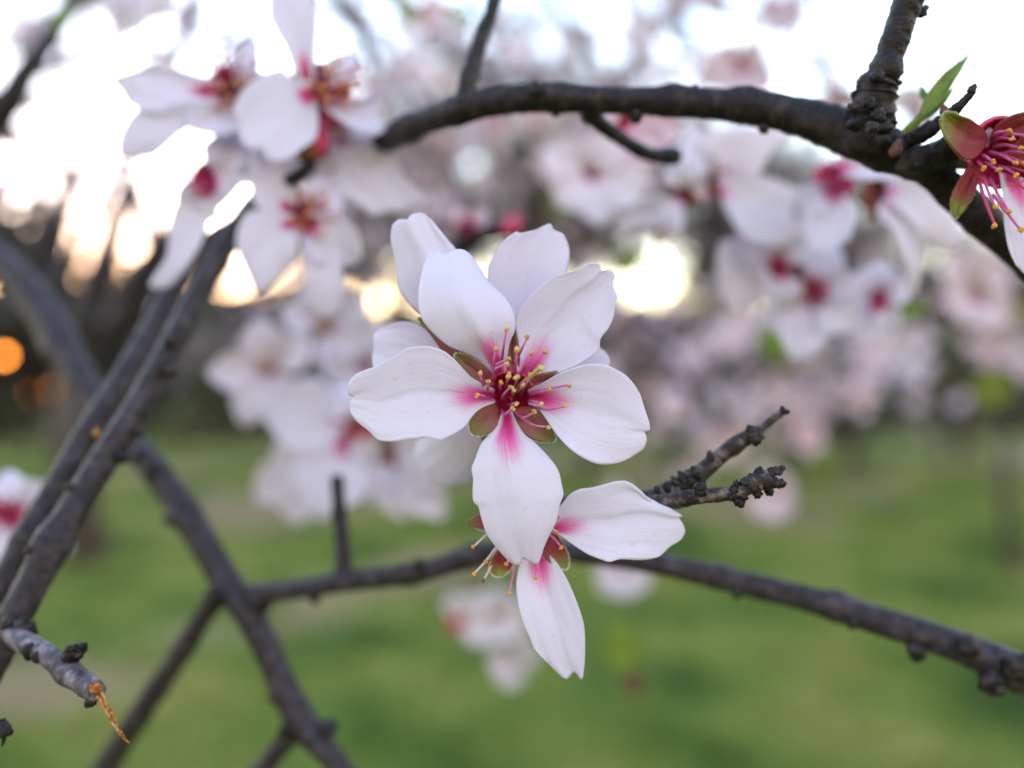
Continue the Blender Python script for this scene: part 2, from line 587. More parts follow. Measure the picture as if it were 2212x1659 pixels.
def fringe(parent, outline, d0, dep, seed=0, skip=0.25, length=5.0):
    """White woolly hairs on a sepal's margin."""
    rnd = random.Random(seed)
    n = 150
    C = crom(list(outline) + [outline[0]], n)
    cx, cy = np.mean([p[0] for p in outline]), np.mean([p[1] for p in outline])
    bx, by = outline[0]
    far = max(math.hypot(p[0] - bx, p[1] - by) for p in outline)
    verts, faces = [], []
    for i in range(n):
        x, y = C[i][:2]
        u = math.hypot(x - bx, y - by) / far
        if u < 0.45:
            continue
        q = (1 - u) * (1 - 2 * u) * dep[0] + 4 * u * (1 - u) * dep[1] + u * (2 * u - 1) * dep[2]
        for _ in range(3):
            ox, oy = x - cx, y - cy
            l = math.hypot(ox, oy) or 1
            a = math.atan2(oy, ox) + rnd.uniform(-1.1, 1.1)
            L = length * rnd.uniform(0.5, 1.2) * (0.5 + u * 0.6)
            x0, y0 = x + rnd.uniform(-1.5, 1.5), y + rnd.uniform(-1.5, 1.5)
            x1, y1 = x0 + math.cos(a) * L, y0 + math.sin(a) * L
            nxp, nyp = -math.sin(a) * 0.55, math.cos(a) * 0.55
            dz = d0 + q * 0.001 + rnd.uniform(-0.0003, 0.0003)
            dz2 = dz + rnd.uniform(-0.0005, 0.0004)
            k = len(verts)
            verts += [P(x0 - nxp, y0 - nyp, dz), P(x0 + nxp, y0 + nyp, dz), P(x1, y1, dz2)]
            faces.append((k, k + 1, k + 2))
    o = mesh_obj("hair_fringe", verts, faces, M_FUZZ, parent, smooth=False)
    o["kind"] = "stuff"
    return o


def anther_geo(c, axis, r, seed):
    v1, f1 = lump_geo(c, axis, r * 1.0, r * 0.8, sub=2, rough=0.42, freq=2.0, seed=seed)
    s = axis.orthogonal().normalized()
    ang = seed * 2.4
    s = (Matrix.Rotation(ang, 3, axis.normalized()) @ s)
    v2, f2 = lump_geo(c + s * r * 0.75 + axis.normalized() * r * 0.2, axis, r * 0.75, r * 0.6, sub=2, rough=0.45, freq=2.2, seed=seed + 2)
    k = len(v1)
    return v1 + v2, f1 + [tuple(i + k for i in f) for f in f2]


def stamen(parent, pts, r0, r1, ar, seed, fm=None, am=None, pale=False):
    """A filament along pixel points (x, y, d) with its anther as a sub-part."""
    n = len(pts)
    path = [(x, y, d, r0 + (r1 - r0) * i / (n - 1)) for i, (x, y, d) in enumerate(pts)]
    W_ = [(*P(x, y, d), px(r, d)) for x, y, d, r in path]
    f = tube_w("stamen", W_, fm or M_FILAMENT, parent, 8, 14, 0.05, 0, seed)
    e = P(*pts[-1])
    ax = (e - P(*pts[-2])).normalized()
    v, fc = anther_geo(e + ax * px(ar, pts[-1][2]) * 0.4, ax, px(ar, pts[-1][2]), seed)
    a = mesh_obj("anther", v, fc, am or M_ANTHER, f)
    a.matrix_parent_inverse = Matrix.Identity(4)
    return f


def cup(parent, cx, cy, d, r, depth, mat, name="calyx", n=24, rings=10, tilt=(0, 0), outer=True, rimlift=0.0):
    """The calyx cup as a bowl with a wall, mouth towards the lens; depth in metres."""
    verts, faces = [], []
    prof = []
    for i in range(rings + 1):
        s = i / rings
        prof.append((s ** 0.7, depth * (1 - s ** 2.0)))            # inside, from bottom centre to rim
    for i in range(rings + 1):
        s = 1 - i / rings
        prof.append((s ** 0.7 * 1.06 + 0.04, depth * (1 - s ** 2.0) + 0.0006))
    for k, (rad, z) in enumerate(prof):
        for j in range(n):
            a = 2 * math.pi * j / n
            w = 1 + 0.06 * nz(math.cos(a) * 1.5 + cx, math.sin(a) * 1.5, k * 0.1)
            x = cx + math.cos(a) * r * rad * w + tilt[0] * z / depth
            y = cy + math.sin(a) * r * rad * w + tilt[1] * z / depth
            verts.append(P(x, y, d + z))
    for k in range(len(prof) - 1):
        for j in range(n):
            q = (j + 1) % n
            faces.append((k * n + j, k * n + q, (k + 1) * n + q, (k + 1) * n + j))
    return mesh_obj(name, verts, faces, mat, parent)


def stamen_brush(parent, c, d, n, spread, length, direc, seed, fm, am, r=1.6, ar=5.0, lift=0.004):
    """The stamens of a flower too blurred to pick them apart: one mesh of real filaments and anthers."""
    rnd = random.Random(seed)
    verts, faces, mi = [], [], []
    for k in range(n):
        a = rnd.uniform(0, 2 * math.pi)
        rad = math.sqrt(rnd.random()) * spread
        bx, by = c[0] + math.cos(a) * rad * 0.25, c[1] + math.sin(a) * rad * 0.25
        L = length * rnd.uniform(0.6, 1.1)
        tx, ty = bx + math.cos(a) * rad + direc[0] * L, by + math.sin(a) * rad + direc[1] * L
        dt = d - lift * rnd.uniform(0.4, 1.0)
        W_ = [(*P(bx, by, d), px(r, d)), (*P((bx + tx) / 2 + rnd.uniform(-4, 4), (by + ty) / 2, (d + dt) / 2), px(r * 0.9, d)), (*P(tx, ty, dt), px(r * 0.6, d))]
        v, f, _ = tube_geo(W_, 5, 5, 0.0)
        o = len(verts)
        verts += v
        faces += [tuple(i + o for i in q) for q in f]
        mi += [0] * len(f)
        e = P(tx, ty, dt)
        v, f = lump_geo(e, Vector((0, 0, 1)), px(ar, d), px(ar, d), sub=1, rough=0.4, seed=k)
        o = len(verts)
        verts += v
        faces += [tuple(i + o for i in q) for q in f]
        mi += [1] * len(f)
    ob = mesh_obj("stamens", verts, faces, [fm, am], parent, midx=mi)
    ob["kind"] = "stuff"
    return ob


# ------------------------------------------------------------------ the ground, hills, far things
def ground_material():
    m, t, out = new_mat("grass_ground")
    obj = N(t, "ShaderNodeTexCoord").outputs['Object']
    n1 = N(t, "ShaderNodeTexNoise")
    n1.inputs['Scale'].default_value = 1.1
    n1.inputs['Detail'].default_value = 5
    n1.inputs['Roughness'].default_value = 0.62
    t.links.new(obj, n1.inputs['Vector'])
    c = ramp(t, n1.outputs[0], [(0.35, (0.045, 0.080, 0.016)), (0.45, (0.106, 0.156, 0.030)), (0.54, (0.176, 0.206, 0.042)), (0.66, (0.26, 0.230, 0.075))])
    at = N(t, "ShaderNodeAttribute")
    at.attribute_name = "bare"
    pm = N(t, "ShaderNodeMapRange")
    t.links.new(at.outputs['Fac'], pm.inputs[0])
    pm.inputs[1].default_value = 0.08
    pm.inputs[2].default_value = 0.26
    c = mixc(t, math_node(t, 'MULTIPLY', pm.outputs[0], 0.8), c, (0.20, 0.13, 0.075))
    p = N(t, "ShaderNodeBsdfPrincipled")
    p.inputs['Roughness'].default_value = 0.9
    p.inputs['Specular IOR Level'].default_value = 0.1
    t.links.new(c, p.inputs['Base Color'])
    t.links.new(p.outputs[0], out.inputs[0])
    return m


def height(x, y):
    return 0.10 * nz(x * 0.10, y * 0.10) + 0.03 * nz(x * 0.6, y * 0.6, 5)


gx = np.concatenate([np.linspace(-600, -40, 12), np.linspace(-32, 32, 201), np.linspace(40, 600, 12)])
gy = np.concatenate([np.linspace(-300, -10, 6), np.linspace(-4, 44, 161), np.linspace(55, 900, 14)])
gv = [(x, y, height(x, y) * (1 if abs(x) < 35 and -15 < y < 50 else 0.3)) for y in gy for x in gx]
gf = [(j * len(gx) + i, j * len(gx) + i + 1, (j + 1) * len(gx) + i + 1, (j + 1) * len(gx) + i) for j in range(len(gy) - 1) for i in range(len(gx) - 1)]
M_GROUND = ground_material()
lawn = mesh_obj("lawn_ground", gv, gf, M_GROUND)


def bare(x, y):
    return nz(x * 0.55 + 13.3, y * 0.42 + 4.1) + 0.35 * nz(x * 1.9, y * 1.6, 8.0) - 0.04


battr = lawn.data.attributes.new("bare", 'FLOAT', 'POINT')
battr.data.foreach_set("value", [bare(v[0], v[1]) for v in gv])
tag(lawn, "green lawn with bare brown patches under the orchard", "lawn", kind="structure")

M_BLADE = noise_material("grass_blade", [(0.35, (0.048, 0.084, 0.015)), (0.49, (0.130, 0.184, 0.030)), (0.63, (0.25, 0.245, 0.056))], 1.1, rough=0.6, trans=0.25)
rng = np.random.default_rng(5)
NB = 130000
yy = 1.2 + (rng.random(NB) ** 1.7) * 13
xx = (rng.random(NB) * 2 - 1) * (yy * 1.25 + 1.5)
keep = np.array([bare(a, b) < 0.10 + 0.14 * r_ for a, b, r_ in zip(xx, yy, rng.random(NB))])
xx, yy = xx[keep], yy[keep]
nb = len(xx)
zz = np.array([height(a, b) for a, b in zip(xx, yy)])
ang = rng.random(nb) * 6.283
hgt = 0.03 + rng.random(nb) * 0.07
wid = 0.0025 + 0.0012 * yy
lx, ly = (rng.random(nb) - 0.5) * 0.08, (rng.random(nb) - 0.5) * 0.08
bv = np.empty((nb, 3, 3))
bv[:, 0] = np.stack([xx - np.cos(ang) * wid, yy - np.sin(ang) * wid, zz - 0.005], 1)
bv[:, 1] = np.stack([xx + np.cos(ang) * wid, yy + np.sin(ang) * wid, zz - 0.005], 1)
bv[:, 2] = np.stack([xx + lx, yy + ly, zz + hgt], 1)
me = bpy.data.meshes.new("grass")
me.vertices.add(nb * 3)
me.vertices.foreach_set("co", bv.ravel())
me.loops.add(nb * 3)
me.loops.foreach_set("vertex_index", np.arange(nb * 3, dtype=np.int32))
me.polygons.add(nb)
me.polygons.foreach_set("loop_start", np.arange(0, nb * 3, 3, dtype=np.int32))
me.update()
me.validate()
me.materials.append(M_BLADE)
gr = bpy.data.objects.new("grass", me)
COL.objects.link(gr)
tag(gr, "short green grass growing over the lawn", "grass", kind="stuff")

# hills
M_HILL = noise_material("hill_scrub", [(0.3, (0.030, 0.030, 0.016)), (0.5, (0.060, 0.052, 0.028)), (0.7, (0.10, 0.080, 0.045))], 0.12, rough=0.95, detail=8)
hx = np.linspace(-220, 260, 121)
hd = np.linspace(0, 1, 15)


def ridge(x):
    pxx = 1106 + x / 110 * F
    h = np.interp(pxx, [-1500, -400, 0, 250, 480, 590, 690, 800, 1000, 1300, 1700, 2212, 3200, 4600], [560, 600, 612, 618, 628, 645, 668, 682, 660, 648, 668, 690, 690, 720])
    return (829.5 - h) / F * 110 + CAMZ + 0.7 * nz(x * 0.08, 3.3) + 0.4 * nz(x * 0.3, 1.3)


hv = []
for s in hd:
    for x in hx:
        y = 62 + s * 120
        k = math.sin(min(1, s / 0.4) * math.pi / 2) ** 1.4 if s < 0.4 else 1 - 0.5 * ((s - 0.4) / 0.6) ** 2
        hv.append((x, y, -0.3 + ridge(x) * k * (1 + 0.05 * nz(x * 0.1, s * 6))))
hf = [(j * 121 + i, j * 121 + i + 1, (j + 1) * 121 + i + 1, (j + 1) * 121 + i) for j in range(14) for i in range(120)]
tag(mesh_obj("hill", hv, hf, M_HILL), "dark scrubby hillside against the bright evening sky", "hill", kind="structure")

# foliage and blossom masses
M_BLOOM = noise_material("orchard_blossom", [(0.3, (0.24, 0.16, 0.17)), (0.7, (0.52, 0.42, 0.47))], 6, rough=0.6, trans=0.12)
M_SCRUB = noise_material("scrub_leaf", [(0.3, (0.026, 0.022, 0.012)), (0.7, (0.072, 0.060, 0.034))], 3, rough=0.8, trans=0.15)
M_DARKLEAF = noise_material("evergreen_oak_leaf", [(0.3, (0.010, 0.009, 0.006)), (0.7, (0.034, 0.027, 0.018))], 3, rough=0.8)
M_OLIVE = noise_material("olive_leaf", [(0.3, (0.045, 0.050, 0.024)), (0.7, (0.12, 0.115, 0.060))], 3, rough=0.8, trans=0.2)
M_YELLOWLEAF = noise_material("spring_leaf_far", [(0.3, (0.09, 0.13, 0.012)), (0.7, (0.20, 0.24, 0.03))], 5, rough=0.6, trans=0.35)


def leaf_cloud(points, size, rnd):
    verts, faces = [], []
    for p in points:
        a = Vector((rnd.gauss(0, 1), rnd.gauss(0, 1), rnd.gauss(0, 1))).normalized()
        b = a.orthogonal().normalized()
        s = size * rnd.uniform(0.6, 1.3)
        k = len(verts)
        verts += [p - a * s, p + b * s * 0.6 + a * s * 0.1, p + a * s, p - b * s * 0.6 + a * s * 0.1]
        faces.append((k, k + 1, k + 2, k + 3))
    return verts, faces


def tree(name, x, y, h, spread, label, group, n=2600, seed=0, mat=None, mat2=None, mix=0.2, size=0.045, trunk_r=0.09, lean=0.0, clear=0.32, bare=False, clump=1.0):
    rnd = random.Random(seed)
    z0 = height(x, y) - 0.05
    root = empty(name, (x, y, z0), label, "tree", group)
    verts, faces, uvs = [], [], []
    ends = []

    def limb(p, q, r0, r1, n_):
        mid = (p + q) / 2 + Vector((rnd.uniform(-1, 1), rnd.uniform(-1, 1), rnd.uniform(-0.3, 0.6))) * (q - p).length * 0.12
        v, f, uv = tube_geo([(*p, r0), (*mid, (r0 + r1) / 2), (*q, r1)], 8, n_, 0.12, 0, seed)
        k = len(verts)
        verts.extend(v)
        faces.extend([tuple(i + k for i in g) for g in f])
        uvs.extend(uv)
        return mid

    base = Vector((x, y, z0))
    fork = base + Vector((lean * h * clear, rnd.uniform(-0.1, 0.1), h * clear))
    limb(base, fork, trunk_r * 1.25, trunk_r * 0.85, 10)
    for k in range(6):
        a = k / 6 * 6.283 + rnd.uniform(-0.4, 0.4)
        e = fork + Vector((math.cos(a) * spread * rnd.uniform(0.35, 0.6), math.sin(a) * spread * rnd.uniform(0.35, 0.6), h * (1 - clear) * rnd.uniform(0.35, 0.75)))
        m = limb(fork, e, trunk_r * 0.6, trunk_r * 0.22, 8)
        for _ in range(5):
            s = rnd.choice([m, e, (m + e) / 2])
            o = s + Vector((rnd.gauss(0, 0.28) * spread, rnd.gauss(0, 0.28) * spread, rnd.uniform(-0.05, 0.32) * h * (1 - clear)))
            limb(s, o, trunk_r * 0.18, trunk_r * 0.04, 5)
            ends.append((s, o))
    mesh_obj("trunk", verts, faces, M_BARK_FAR, root, uvs)
    if not bare:
        pts = []
        per = 46
        for _ in range(max(1, n // per)):
            s, o = rnd.choice(ends)
            sg = spread * 0.10
            ctr = s + (o - s) * rnd.uniform(0.1, 1.15) + Vector((rnd.gauss(0, sg), rnd.gauss(0, sg), rnd.gauss(0, sg)))
            cl = rnd.uniform(0.05, 0.16) * clump
            ax = (o - s).normalized() * cl * 1.2
            for _ in range(per):
                pts.append(ctr + ax * rnd.gauss(0, 1) + Vector((rnd.gauss(0, cl), rnd.gauss(0, cl), rnd.gauss(0, cl))))
        v, f = leaf_cloud(pts, size, rnd)
        mi = [1 if rnd.random() < mix else 0 for _ in f]
        c = mesh_obj("crown", v, f, [mat, mat2 or mat], root, smooth=False, midx=mi)
        c["kind"] = "stuff"
    return root


def ptx(x, d):
    return (x - 1106) / F * d


orch = [  # pixel x, distance, height, spread, blossoms
    (620, 15.5, 3.2, 2.4, 2600), (850, 11.0, 6.4, 3.0, 5600), (1085, 9.6, 6.6, 3.1, 5600), (1260, 10.6, 6.8, 2.3, 5600), (1440, 14.0, 3.0, 2.6, 3600),
    (1690, 9.5, 4.6, 2.1, 6000), (1850, 11.5, 4.9, 2.6, 6000), (2030, 13.5, 4.4, 2.8, 4000),
]
TREE_LABELS = ["small pale flowering tree at the foot of the hill", "flowering orchard tree above the blurred white cluster", "tallest flowering tree rising far back behind the sharp blossom",
               "tall flowering tree behind the middle of the dark arching branch", "pale flowering tree behind the bright gap of sky", "flowering tree above the thin scaly twig",
               "flowering tree behind the red centred blossoms", "distant pale tree near the dark shrubs at the lawn edge"]
for i, (x, d, h, s, n) in enumerate(orch):
    tree("almond_tree", ptx(x, d), d, h, s, TREE_LABELS[i], "flowering orchard trees beyond the lawn", n=int(n * 2.1), seed=20 + i, mat=M_BLOOM, mat2=M_OLIVE, mix=0.45, size=0.06)
tree("young_tree", ptx(2190, 5.3), 5.3, 2.3, 1.0, "leafy young tree with yellow green leaves at the lawn edge", None, n=900, seed=41, mat=M_YELLOWLEAF, mat2=M_SCRUB, mix=0.55, size=0.04, trunk_r=0.04, lean=-0.1, clear=0.45)
tree("bare_tree", ptx(190, 6.0), 6.0, 3.0, 2.2, "dark bare tree forking below the sunset glow", None, n=0, seed=45, trunk_r=0.15, clear=0.62, bare=True)
tree("olive_tree", ptx(2090, 15), 15, 4.6, 3.6, "grey olive tree behind the dark shrubs beyond the lawn", None, n=4200, seed=47, mat=M_OLIVE, mat2=M_OLIVE, size=0.09, trunk_r=0.16, clump=2.6)
tree("scrub_oak", ptx(560, 24), 24, 4.4, 5.5, "brown scrubby tree spreading under the evening sky", None, n=5200, seed=48, mat=M_SCRUB, mat2=M_OLIVE, mix=0.4, size=0.12, trunk_r=0.2, clear=0.2, clump=4)
tree("dark_oak", ptx(120, 18), 18, 4.2, 4.4, "dark dense tree behind the twin branches", None, n=7000, seed=49, mat=M_DARKLEAF, mat2=M_SCRUB, mix=0.2, size=0.11, trunk_r=0.2, clear=0.2, clump=3.4)


def shrub(x, y, h, w, seed, mat, label, group):
    rnd = random.Random(seed)
    z0 = height(x, y)
    root = empty("shrub", (x, y, z0), label, "shrub", group)
    verts, faces, uvs, pts = [], [], [], []
    for k in range(7):
        a = rnd.uniform(0, 6.283)
        e = Vector((x + math.cos(a) * w * 0.4, y + math.sin(a) * w * 0.4, z0 + h * rnd.uniform(0.5, 0.9)))
        v, f, uv = tube_geo([(x, y, z0 - 0.05, 0.03), (*((Vector((x, y, z0)) + e) / 2 + Vector((0, 0, 0.1))), 0.02), (*e, 0.008)], 6, 6, 0.1, 0, k)
        o = len(verts)
        verts += v
        uvs += uv
        faces += [tuple(i + o for i in g) for g in f]
    mesh_obj("stem", verts, faces, M_BARK_FAR, root, uvs)
    for _ in range(1500):
        a, r = rnd.uniform(0, 6.283), math.sqrt(rnd.random())
        zf = rnd.random() ** 0.8
        rr = r * w * 0.62 * (1 - 0.55 * zf ** 2) * (1 + 0.3 * nz(a * 1.5, seed, zf * 3))
        pts.append(Vector((x + math.cos(a) * rr, y + math.sin(a) * rr, z0 + 0.03 + zf * h * (1 + 0.2 * nz(a, seed)))))
    v, f = leaf_cloud(pts, 0.085, rnd)
    c = mesh_obj("foliage", v, f, mat, root, smooth=False)
    c["kind"] = "stuff"


rs = random.Random(3)
for i in range(22):
    d = 18.0 + rs.uniform(0, 4.0)
    x = -110 + i * 112 + rs.uniform(-25, 25)
    shrub(ptx(x, d), d, rs.uniform(1.2, 2.0), rs.uniform(1.3, 1.9), 60 + i, *((M_SCRUB, "dark brown scrubby shrub in the hedge row at the far lawn edge") if rs.random() < 0.65 else (M_OLIVE, "greyish olive shrub among darker ones in the hedge row at the far lawn edge")), "shrubs along the far edge of the lawn")

# added glowing globes on posts, standing in for sunset sky through gaps
m, t, out = new_mat("sunset_gap_glow")
e = N(t, "ShaderNodeEmission")
e.inputs[0].default_value = (1.0, 0.30, 0.035, 1)
e.inputs[1].default_value = 0.45
t.links.new(e.outputs[0], out.inputs[0])
M_GLOW = m
M_IRON = noise_material("standin_iron", [(0.3, (0.02, 0.02, 0.02)), (0.7, (0.05, 0.05, 0.05))], 20, rough=0.5)
for (x, y, d, r, lab) in ((8, 768, 15.6, 0.075, "brightest orange stand-in for sunset glow, low beside the sloping blurred branch"), (112, 842, 15.2, 0.018, "dim orange stand-in for sunset glow, farther along from the bright one"), (66, 850, 15.4, 0.014, "faint orange stand-in for sunset glow between the two others")):
    c = P(x, y, d)
    r0 = empty("sunset_glow_standin", (c.x, c.y, 0), lab, "lamp", "added orange glows beyond the lawn")
    v, f, uv = tube_geo([(c.x, c.y, -0.05, 0.03), (c.x, c.y, c.z / 2, 0.025), (c.x, c.y, c.z - r * 0.8, 0.02)], 10, 8, 0.0)
    mesh_obj("post", v, f, M_IRON, r0, uv)
    v, f = lump_geo(c, Vector((0, 0, 1)), r, r, sub=2, rough=0.0)
    mesh_obj("globe", v, f, M_GLOW, r0)
    v, f, uv = tube_geo([(c.x, c.y, c.z + r * 0.85, r * 0.8), (c.x, c.y, c.z + r * 1.15, r * 0.4), (c.x, c.y, c.z + r * 1.4, r * 0.1)], 12, 6, 0.0)
    mesh_obj("cap", v, f, M_IRON, r0, uv)

# ------------------------------------------------------------------ branches near the lens
def branch(name, path, mat, label, group=None, **kw):
    return tag(tube(name, path, mat, None, **kw), label, "branch", group)


upper = branch("branch", [(690, 420, .180, 25.8), (770, 352, .166, 26.7), (838, 300, .145, 27.7), (930, 258, .129, 28.6), (1040, 224, .122, 31.6), (1165, 211, .119, 29.7), (1300, 216, .118, 28.6),
                          (1480, 222, .116, 30.7), (1620, 232, .114, 34.6), (1740, 256, .112, 40.6), (1840, 290, .110, 45.5), (1930, 330, .109, 41.5), (2010, 372, .110, 33.6), (2070, 425, .111, 35.6), (2140, 490, .112, 35.6), (2230, 570, .114, 35.6), (2420, 760, .116, 38), (2700, 1080, .120, 42)],
               M_BARK_DARK, "dark brown arching branch along the top with a knobbly spur rising from it", seg=20, rough=0.07, nodes=16, seed=3, step=6)
tube("side_shoot", [(1000, 232, .1225, 24), (1008, 185, .123, 17), (1022, 140, .124, 18), (1040, 80, .125, 17), (1060, 30, .126, 15), (1076, -40, .127, 15)], M_BARK_DARK, upper, rough=0.09, nodes=5, seed=4)
tube("side_shoot", [(1270, 235, .120, 22), (1300, 270, .123, 17), (1350, 305, .127, 15), (1400, 333, .130, 15), (1462, 338, .133, 18)], M_BARK_DARK, upper, rough=0.12, nodes=3, seed=5)
spur = tube("spur_shoot", [(1868, 315, .108, 46), (1872, 296, .107, 50), (1876, 284, .1067, 43), (1880, 268, .1062, 50), (1880, 254, .1058, 43), (1884, 238, .1055, 49), (1886, 222, .105, 41), (1889, 206, .105, 46), (1892, 194, .1048, 38), (1896, 180, .1046, 44), (1903, 166, .1044, 33), (1912, 150, .104, 37), (1922, 120, .104, 30), (1938, 70, .1035, 30), (1960, 10, .103, 30), (1985, -50, .103, 30)], M_BARK_DARK, upper, seg=26, step=2.2, rough=0.11, nodes=0, seed=6)
for i, (x, y, r, tx, ty) in enumerate([(1868, 190, 16, -1, -.4), (1930, 180, 15, 1, -.2), (1850, 232, 15, -1, -.1), (1846, 268, 16, -1, .2), (1918, 228, 14, 1, 0), (1922, 262, 16, 1, .3), (1878, 222, 15, -.2, -.3),
                                       (1898, 250, 16, .2, .3), (1882, 280, 17, 0, .2), (1895, 160, 15, .1, -.2), (1913, 100, 8, -1, -.6), (1925, 64, 9, -1, -1), (1990, 28, 13, 1, .1), (1998, 18, 9, 1, -.6), (1978, 6, 12, .8, -1)]):
    bud(spur, x, y, .1045 if abs(x - 1890) > 20 else .1015, r, (tx, ty), seed=i, scales=3, long=1.1, rough=0.4)
tube("spur_twig", [(1930, 318, .107, 19.8), (1990, 290, .104, 15.3), (2040, 258, .102, 14.4), (2075, 226, .100, 9.9), (2104, 196, .099, 7.2)], M_BARK_BLACK, upper, seg=16, step=3, rough=0.16, nodes=5, seed=7)
bud(upper, 2100, 192, .099, 9, (.6, -.8), seed=3)
bud(upper, 2040, 240, .101, 10, (-.4, -1), seed=4, mat=M_BUD)
bud(upper, 1985, 345, .105, 30, (.9, -.3), seed=5, scales=0, mat=M_BARK_BLACK, long=1.6)
bud(upper, 2040, 330, .105, 34, (.7, -.3), seed=6, scales=0, mat=M_BARK_DARK, long=1.5)
bud(upper, 1936, 320, .1035, 15, (.2, -.5), seed=8, mat=M_BUD, long=1.3)
bud(upper, 1158, 192, .117, 18, (0, -1), seed=9, long=.9)
bud(upper, 1500, 196, .115, 14, (.2, -1), seed=10, long=.9)
bud(upper, 1375, 248, .117, 17, (-.1, 1), seed=11, long=1.2)
bud(upper, 1650, 278, .113, 13, (.3, 1), seed=12, long=1.0)
bud(upper, 1200, 244, .119, 12, (-.3, 1), seed=14, long=.8)
bud(upper, 2150, 480, .110, 12, (.3, 1), seed=15, long=1.0)

# the two parallel branches and what grows from them
twin = branch("branch", [(-420, 2300, .112, 40), (-180, 1790, .111, 34), (-40, 1490, .111, 27.9), (-8, 1420, .112, 31.6), (28, 1340, .113, 34.4), (84, 1235, .116, 33.5), (146, 1120, .120, 31.6), (208, 1020, .124, 30.7), (284, 905, .128, 29.8), (344, 800, .132, 28.8),
                         (396, 700, .137, 27.0), (444, 605, .142, 25.1), (490, 530, .147, 23.2), (530, 465, .153, 22.3), (560, 430, .166, 22.3), (610, 400, .176, 18.6)],
              M_BARK, "long grey branch, nearer of the close parallel pair running up to the flower cluster", seg=18, rough=0.04, nodes=5, seed=11)
branch("branch", [(-460, 2200, .118, 34), (-200, 1640, .119, 28), (-60, 1350, .120, 24.2), (-5, 1280, .122, 24.2), (52, 1165, .126, 25.1), (122, 1050, .131, 25.1), (172, 965, .135, 26.0), (222, 885, .139, 26.0), (278, 800, .145, 26.0), (332, 705, .152, 25.1), (386, 600, .160, 23.2), (445, 525, .166, 19.5), (515, 475, .172, 16.7), (560, 420, .176, 13.0)],
       M_BARK, "slimmer grey branch just behind its twin in the close parallel pair", seg=16, rough=0.04, nodes=3, seed=12)
for i, (x, y, r, tx, ty, d) in enumerate([(372, 735, 17, .8, -.6, .131), (362, 795, 22, .8, .5, .1295), (150, 1052, 12, -1, -.3, .118), (60, 1190, 10, -1, .2, .1115), (262, 985, 20, .9, .5, .125), (300, 935, 12, .8, .6, .1265)]):
    bud(twin, x, y, d, r, (tx, ty), seed=20 + i, long=1.1)
bark_wound = lump("torn_bark_patch", twin, P(207, 935, .1225), Vector((.5, 0, .8)), px(9, .1225), px(8, .1225), M_SPLINTER, sub=2, rough=0.5, seed=2)
for x, y in ((20, 1345), (44, 1350), (60, 1360), (30, 1372)):
    bud(twin, x, y, .1085, 20, (.3, -.4), seed=x, scales=3, long=.8, rough=0.5)

torn = branch("broken_twig", [(22, 1362, .109, 21), (50, 1385, .107, 22), (90, 1407, .105, 22), (130, 1437, .1035, 22), (165, 1465, .102, 23), (190, 1482, .101, 23), (215, 1500, .1005, 17)], M_BARK_LIGHT,
              "short silvery twig whose snapped end hangs in an orange splinter", seg=24, step=2.5, rough=0.07, nodes=4, seed=14)
M_FIBRE = noise_material("torn_fibre_pale", [(0.3, (0.20, 0.075, 0.016)), (0.6, (0.46, 0.26, 0.10))], 1800, rough=0.8, bump=0.5, bdist=0.0002)
for k, (ox, oy, r, end, m_) in enumerate(((0, 0, 6, 1.0, M_SPLINTER), (-5, 3, 4.5, .86, M_FIBRE), (5, -4, 4.5, .78, M_SPLINTER), (-8, 4, 3, .60, M_SPLINTER), (8, -6, 3.2, .5, M_FIBRE), (2, 2, 3.4, .95, M_FIBRE), (-2, -3, 3, .7, M_FIBRE))):
    base_ = [(200, 1478), (214, 1502), (227, 1525), (242, 1553), (255, 1577), (266, 1593), (280, 1605)]
    q = crom(base_, 20)[:max(4, int(20 * end))]
    n_ = len(q)
    tube("splinter", [(q[a][0] + ox * (1 - .8 * a / n_) + 1.2 * math.sin(a * 1.3 + k * 2), q[a][1] + oy * (1 - .8 * a / n_), .1002 - .00025 * math.sin(k * 1.9), r * (1 - .75 * (a / n_) ** 1.5)) for a in range(n_)], m_, torn, seg=8, step=2, rough=.18, seed=15 + k, freq=.8)
lump("torn_wood", torn, P(207, 1486, .0995), Vector((.6, -.5, .3)), px(12, .1), px(13, .1), M_SPLINTER, sub=3, rough=0.35, seed=4)
rnd = random.Random(8)
for k in range(9):
    t = rnd.random()
    x, y = 214 + 55 * t, 1502 + 90 * t
    sx = rnd.choice((-1, 1))
    tube("fibre", [(x, y, .0998, 2.2), (x + sx * rnd.uniform(4, 8), y + rnd.uniform(-6, 8), .0996, 1.5), (x + sx * rnd.uniform(7, 12), y + rnd.uniform(-4, 14), .0996, .5)], M_SPLINTER, torn, seg=5, step=3, rough=.2)
for i, (x, y, r, tx, ty, d) in enumerate([(64, 1408, 18, -.2, 1, .1045), (78, 1420, 12, .2, 1, .1035), (196, 1515, 14, -.6, .7, .1005)]):
    bud(torn, x, y, d, r, (tx, ty), seed=30 + i, long=1.1)
sp2 = tube("spur_twig", [(138, 1425, .1035, 11), (158, 1412, .103, 15), (174, 1402, .1025, 13), (182, 1394, .102, 6)], M_BARK_BLACK, torn, seg=14, step=2, rough=0.35, nodes=3, seed=16)
for i, (x, y) in enumerate(((150, 1400), (168, 1416), (178, 1395), (160, 1398))):
    bud(sp2, x, y, .102, 8, (.8, -.5), seed=40 + i, scales=3)
stub = branch("dead_spur", [(-30, 1566, .102, 12), (-8, 1572, .102, 16), (10, 1578, .102, 14), (24, 1584, .102, 8)], M_BARK_BLACK, "black withered spur poking in at the lower corner", seg=14, step=2, rough=0.35, nodes=2, seed=17)
